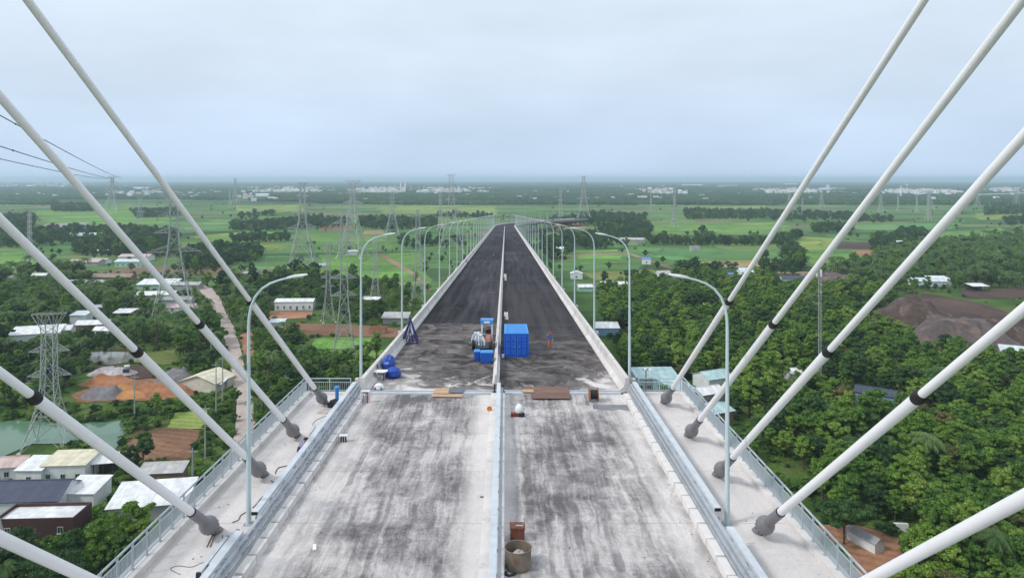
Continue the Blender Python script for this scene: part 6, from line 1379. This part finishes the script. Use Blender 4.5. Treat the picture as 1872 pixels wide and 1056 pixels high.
plant([(560, 585), (760, 575), (755, 605), (700, 600), (560, 600)], 7, dict(shrub=4, wood=1, dark=1), .6, 1.0, .6)
plant([(560, 655), (700, 655), (690, 662), (560, 665)], 4, dict(shrub=1), .5, .9, .8)
plant([(680, 525), (790, 520), (760, 575), (700, 565)], 7, dict(fresh=2, wood=2, shrub=2), .6, 1.0, .6)
plant([(0, 500), (400, 500), (480, 560), (560, 600), (560, 640), (460, 800), (400, 900), (340, 960), (0, 960)], 5.0, dict(shrub=6, fresh=.5, nipa=.3), .4, 1.0, .5)
# the same land goes on beyond the picture's edges
plant([(-700, 500), (0, 505), (0, 760), (-60, 770), (-90, 860), (-60, 1000), (-60, 1130), (-500, 1100), (-900, 800)], 7.0, dict(wood=4, palm=3, dark=2, shrub=4, fresh=2), .6, 1.1, .6)
plant([(1890, 440), (2500, 440), (2700, 700), (2300, 1180), (1980, 1180), (1980, 1056), (1890, 690)], 5.5, dict(wood=6, dark=2, fresh=2, palm=.6, olive=.6), .6, 1.15, .9)
for x0_, x1_, y0_, y1_ in ((-900, -20, 425, 440), (-1000, -20, 396, 404), (1890, 2700, 405, 418), (1890, 2700, 380, 388)): plant([(x0_, y0_), (x1_, y0_), (x1_, y1_), (x0_, y1_)], 11, dict(belt=5, wood=1), .5, 1.05, .7)
# mid-distance hedges and belts between the fields
for px, sp in [([(0, 430), (80, 420), (230, 418), (330, 425), (330, 440), (100, 448), (0, 455)], 11.5), ([(95, 375), (172, 376), (170, 387), (95, 387)], 9), ([(0, 398), (60, 395), (65, 416), (0, 425)], 10), ([(238, 386), (330, 384), (335, 396), (250, 400)], 11),
    ([(130, 448), (300, 440), (330, 470), (270, 474), (140, 468)], 9), ([(330, 470), (400, 452), (480, 468), (475, 478), (345, 500), (330, 500)], 8), ([(420, 412), (560, 400), (640, 404), (640, 414), (470, 424), (420, 422)], 11), ([(430, 395), (500, 390), (500, 400), (440, 402)], 13),
    ([(420, 436), (530, 434), (530, 442), (425, 446)], 11), ([(420, 460), (480, 450), (482, 466), (430, 478), (420, 474)], 10), ([(655, 400), (800, 402), (800, 418), (700, 422), (660, 416)], 11), ([(730, 440), (850, 440), (840, 455), (740, 455)], 14),
    ([(800, 392), (905, 395), (900, 402), (800, 400)], 14), ([(560, 455), (690, 460), (790, 530), (770, 535), (680, 472), (560, 464)], 22),
    ([(1000, 408), (1080, 392), (1180, 398), (1178, 412), (1085, 410), (1010, 416)], 11), ([(1092, 412), (1190, 412), (1196, 422), (1170, 442), (1098, 432)], 9), ([(1020, 430), (1110, 432), (1150, 452), (1040, 452)], 11), ([(1248, 386), (1402, 388), (1402, 400), (1255, 402)], 11),
    ([(1180, 442), (1420, 443), (1425, 450), (1190, 449)], 9), ([(1250, 428), (1310, 427), (1308, 433), (1252, 434)], 13), ([(1395, 438), (1460, 428), (1470, 436), (1420, 448)], 9), ([(1420, 450), (1450, 448), (1475, 480), (1455, 505), (1430, 500), (1440, 480)], 8),
    ([(1480, 415), (1560, 412), (1560, 424), (1490, 428)], 11), ([(1400, 388), (1560, 392), (1560, 404), (1410, 406)], 13), ([(1560, 395), (1640, 402), (1620, 410), (1560, 408)], 14), ([(1640, 424), (1690, 424), (1690, 434), (1640, 434)], 10), ([(1590, 440), (1650, 430), (1680, 452), (1630, 470), (1600, 466)], 9),
    ([(1800, 380), (1890, 376), (1890, 392), (1800, 394)], 11), ([(1830, 400), (1890, 398), (1890, 412), (1840, 414)], 12), ([(990, 440), (1040, 436), (1050, 470), (1010, 480), (985, 460)], 11), ([(1060, 445), (1110, 440), (1100, 456), (1062, 456)], 10)]:
    plant(px, sp * .72, dict(belt=5, wood=1, shrub=1), .4, 1.05, .92, True) if sp < 12 else plant(px, sp, dict(belt=1), .6, 1.1, .7)
for _ in range(900):             # single field trees
    x_, y_ = rt.uniform(0, 1872), rt.uniform(372, 500); p = G(x_, y_)
    if not blocked(p.x, p.y): TR.append((p.x, p.y, rt.uniform(.2, .7) , rt.uniform(0, 6), 'belt', rt.choice(SP['belt']), 6 / p.y))
# keep trees clear of the poles, heaps and things; split: 300 largest in view are individuals
def inview(x, y, h):
    px = CX + F * x / y; pyb = HY + F * HC / y; pyt = HY + F * (HC - h) / y
    return -20 < px < 1892 and pyt < 1056
TR = [t_ for t_ in TR if not (t_[4] == 'flat' and False)]
vis = sorted([t_ for t_ in TR if inview(t_[0], t_[1], t_[6] * t_[1]) and t_[4] != 'shrub'], key=lambda t_: -t_[6]); ind = vis[:285]; ids = set(id(t_) for t_ in ind)
shr = sorted([t_ for t_ in TR if inview(t_[0], t_[1], 2) and t_[4] == 'shrub'], key=lambda t_: -t_[6])[:60]; ids |= set(id(t_) for t_ in shr)
LB = dict(wood='mid green broadleaf tree', dark='dark green dense tree', fresh='bright yellowish green tree', olive='dull olive brown tree', flat='spreading flat topped tree', palm='coconut palm with drooping fronds', nipa='low palm clump with fronds from the ground', shrub='low rounded green shrub', belt='dense dark tree')
NMS = dict(wood='broadleaf_tree', dark='dense_tree', fresh='young_tree', olive='dry_tree', flat='umbrella_tree', palm='palm_tree', nipa='palm_clump', shrub='shrub', belt='dense_tree')
LAND = [(1498, 712, 'the telecom mast'), (1592, 752, 'the sunken navy roof'), (1318, 740, 'the teal roofs'), (1606, 1018, 'the shed in the red clearing'), (1708, 600, 'the broad spoil heap'), (1462, 700, 'the white hut of the mast'), (1111, 614, 'the blue walled shed'), (1275, 572, 'the grey roof in the forest'), (1126, 527, 'the poultry shed'), (1862, 662, 'the grey roof at the spoil slope'), (1732, 622, 'the thin white shelter'), (1420, 900, 'the forest side railing'), (1780, 900, 'the densest part of the forest'), (1700, 1090, 'the forest corner past the red clearing'),
    (90, 815, 'the stocky pylon'), (268, 951, 'the long white roofed shed'), (62, 985, 'the maroon walled building'), (142, 932, 'the navy roofed building'), (115, 884, 'the cream roofed house'), (292, 884, 'the brown field'), (362, 716, 'the workshop'), (226, 583, 'the thatched hut'), (62, 624, 'the long shed among palms'), (166, 604, 'the rust edged white roof'), (284, 530, 'the wide armed pylon'), (440, 700, 'the concrete lane'), (629, 660, 'the maize patch'), (537, 567, 'the white meadow house'), (222, 731, 'the builders yard'), (80, 1080, 'the low garden wall'), (200, 514, 'the brown barn')]
LAND = [(G(a_, b_), c_) for a_, b_, c_ in LAND]
for x, y, sc, rz_, k, pr, _ in ind + shr:
    side = 'the forest side' if x > 0 else 'the village side'
    lm = min(LAND, key=lambda q: (q[0].x - x) ** 2 + (q[0].y - y) ** 2)[1]
    size = 'tall ' if sc > 1.02 else ('small ' if sc < .82 else ''); lb = size + LB[k]
    t = thing(NMS[k], '%s near %s' % (lb, lm), 'shrub' if k == 'shrub' else ('palm' if k in ('palm', 'nipa') else 'tree'), (x, y, 0), rz_, '%ss near %s' % (lb, lm), sc)
    obj('trunk', PROTO[pr]['trunk'], t); obj('fronds' if k in ('palm', 'nipa') else 'crown', PROTO[pr]['crown'], t)
# the rest: uncountable woods, instanced
def scatter(name, label, pts, keys):
    me = bpy.data.meshes.new(name); me.from_pydata([(p[0], p[1], p[2]) for p in pts], [], []); kk = sorted(keys)
    a = me.attributes.new('scl', 'FLOAT_VECTOR', 'POINT'); a.data.foreach_set('vector', [c for p in pts for c in p[3]])
    a = me.attributes.new('rz', 'FLOAT', 'POINT'); a.data.foreach_set('value', [p[4] for p in pts])
    a = me.attributes.new('pidx', 'INT', 'POINT'); a.data.foreach_set('value', [kk.index(p[5]) for p in pts])
    col = bpy.data.collections.new(name + '_kinds')
    for i, k in enumerate(kk):
        o = bpy.data.objects.new('%02d_%s' % (i, k), PROTO[k]['both']); col.objects.link(o)
    ng = bpy.data.node_groups.new(name, 'GeometryNodeTree'); ng.interface.new_socket('Geometry', in_out='INPUT', socket_type='NodeSocketGeometry'); ng.interface.new_socket('Geometry', in_out='OUTPUT', socket_type='NodeSocketGeometry')
    N = ng.nodes; L = ng.links; gi, go = N.new('NodeGroupInput'), N.new('NodeGroupOutput'); ci = N.new('GeometryNodeCollectionInfo'); ci.inputs['Collection'].default_value = col; ci.inputs['Separate Children'].default_value = True; ci.inputs['Reset Children'].default_value = True
    ip = N.new('GeometryNodeInstanceOnPoints'); ip.inputs['Pick Instance'].default_value = True
    def na(n_, typ):
        q = N.new('GeometryNodeInputNamedAttribute'); q.data_type = typ; q.inputs['Name'].default_value = n_; return q.outputs[0]
    cx_ = N.new('ShaderNodeCombineXYZ'); L.new(na('rz', 'FLOAT'), cx_.inputs[2]); er = N.new('FunctionNodeEulerToRotation'); L.new(cx_.outputs[0], er.inputs[0])
    L.new(gi.outputs[0], ip.inputs['Points']); L.new(ci.outputs[0], ip.inputs['Instance']); L.new(na('pidx', 'INT'), ip.inputs['Instance Index']); L.new(er.outputs[0], ip.inputs['Rotation']); L.new(na('scl', 'FLOAT_VECTOR'), ip.inputs['Scale']); L.new(ip.outputs[0], go.inputs[0])
    o = obj(name, me); o.modifiers.new('scatter', 'NODES').node_group = ng; return tag(o, label, 'woods', None, 'stuff')
rest = [(x, y, 0.0, (sc, sc, sc * random.Random(x).uniform(.85, 1.12)), rz_, pr) for x, y, sc, rz_, k, pr, q in TR if id((x, y)) and True]
rest = [r_ for r_, t_ in zip(rest, TR) if id(t_) not in ids]
scatter('woods', 'mass of trees and hedges filling the land beyond the nearest trees', rest, set(r_[5] for r_ in rest))
# undergrowth between the near trees
und = []
for _ in range(5200):
    x_, y_ = (rt.uniform(1090, 1890), rt.uniform(520, 1150)) if rt.random() < .45 else (rt.uniform(-20, 700), rt.uniform(500, 1150)); p = G(x_, y_)
    if p.y < 500 and not blocked(p.x, p.y): s_ = rt.uniform(.3, .8); und.append((p.x, p.y, -.1, (s_ * 1.3, s_ * 1.3, s_), rt.uniform(0, 6), rt.choice(SP['shrub'])))
scatter('undergrowth', 'low green undergrowth covering the ground between trees and houses', und, set(SP['shrub']))
# far woods
fw = []
def hidden_town(x, y):
    for tx, ty, w_ in TOWN:
        if ty - 420 < y < ty + 20 and abs(x - tx * y / ty) < w_ * .9 + 36: return True
    return False
for _ in range(13000):
    d = 1500 * (13000 / 1500) ** (rt.random() ** .8); x_ = rt.uniform(-.76, .78) * d
    cl = math.sin(x_ * .0011 + 2.1) * math.cos(d * .0019 + x_ * .0004) + .5 * math.sin(x_ * .0033 + d * .004)
    if d < 1850 and cl < .25: continue
    if d > 1850 and cl < -.85: continue
    if hidden_town(x_, d): continue
    s_ = rt.uniform(.7, 1.2) * (1 if d < 3500 else 1.5); fw.append((x_, d, -.5, (s_ * 1.4, s_, s_ * rt.uniform(.6, 1.0)), rt.uniform(-.5, .5), 'grove'))
scatter('distant_woods', 'blue green woods spreading to the horizon behind the fields', fw, {'grove'})

# ------------------------------------------------------------------ haze
m = bpy.data.materials.new('air'); m.use_nodes = True; t = m.node_tree; t.nodes.clear(); vo = t.nodes.new('ShaderNodeVolumePrincipled'); vo.inputs['Color'].default_value = (.68, .84, 1.0, 1); vo.inputs['Density'].default_value = HAZE = 1.35e-4; vo.inputs['Anisotropy'].default_value = .2
ou = t.nodes.new('ShaderNodeOutputMaterial'); t.links.new(vo.outputs[0], ou.inputs['Volume'])
mb = MB(); mb.box((0, 19500, 50.2), (72600, 45600, 102.4)); o = mb.build('haze', m); tag(o, 'pale blue haze in the air over the plain', None, None, 'stuff')
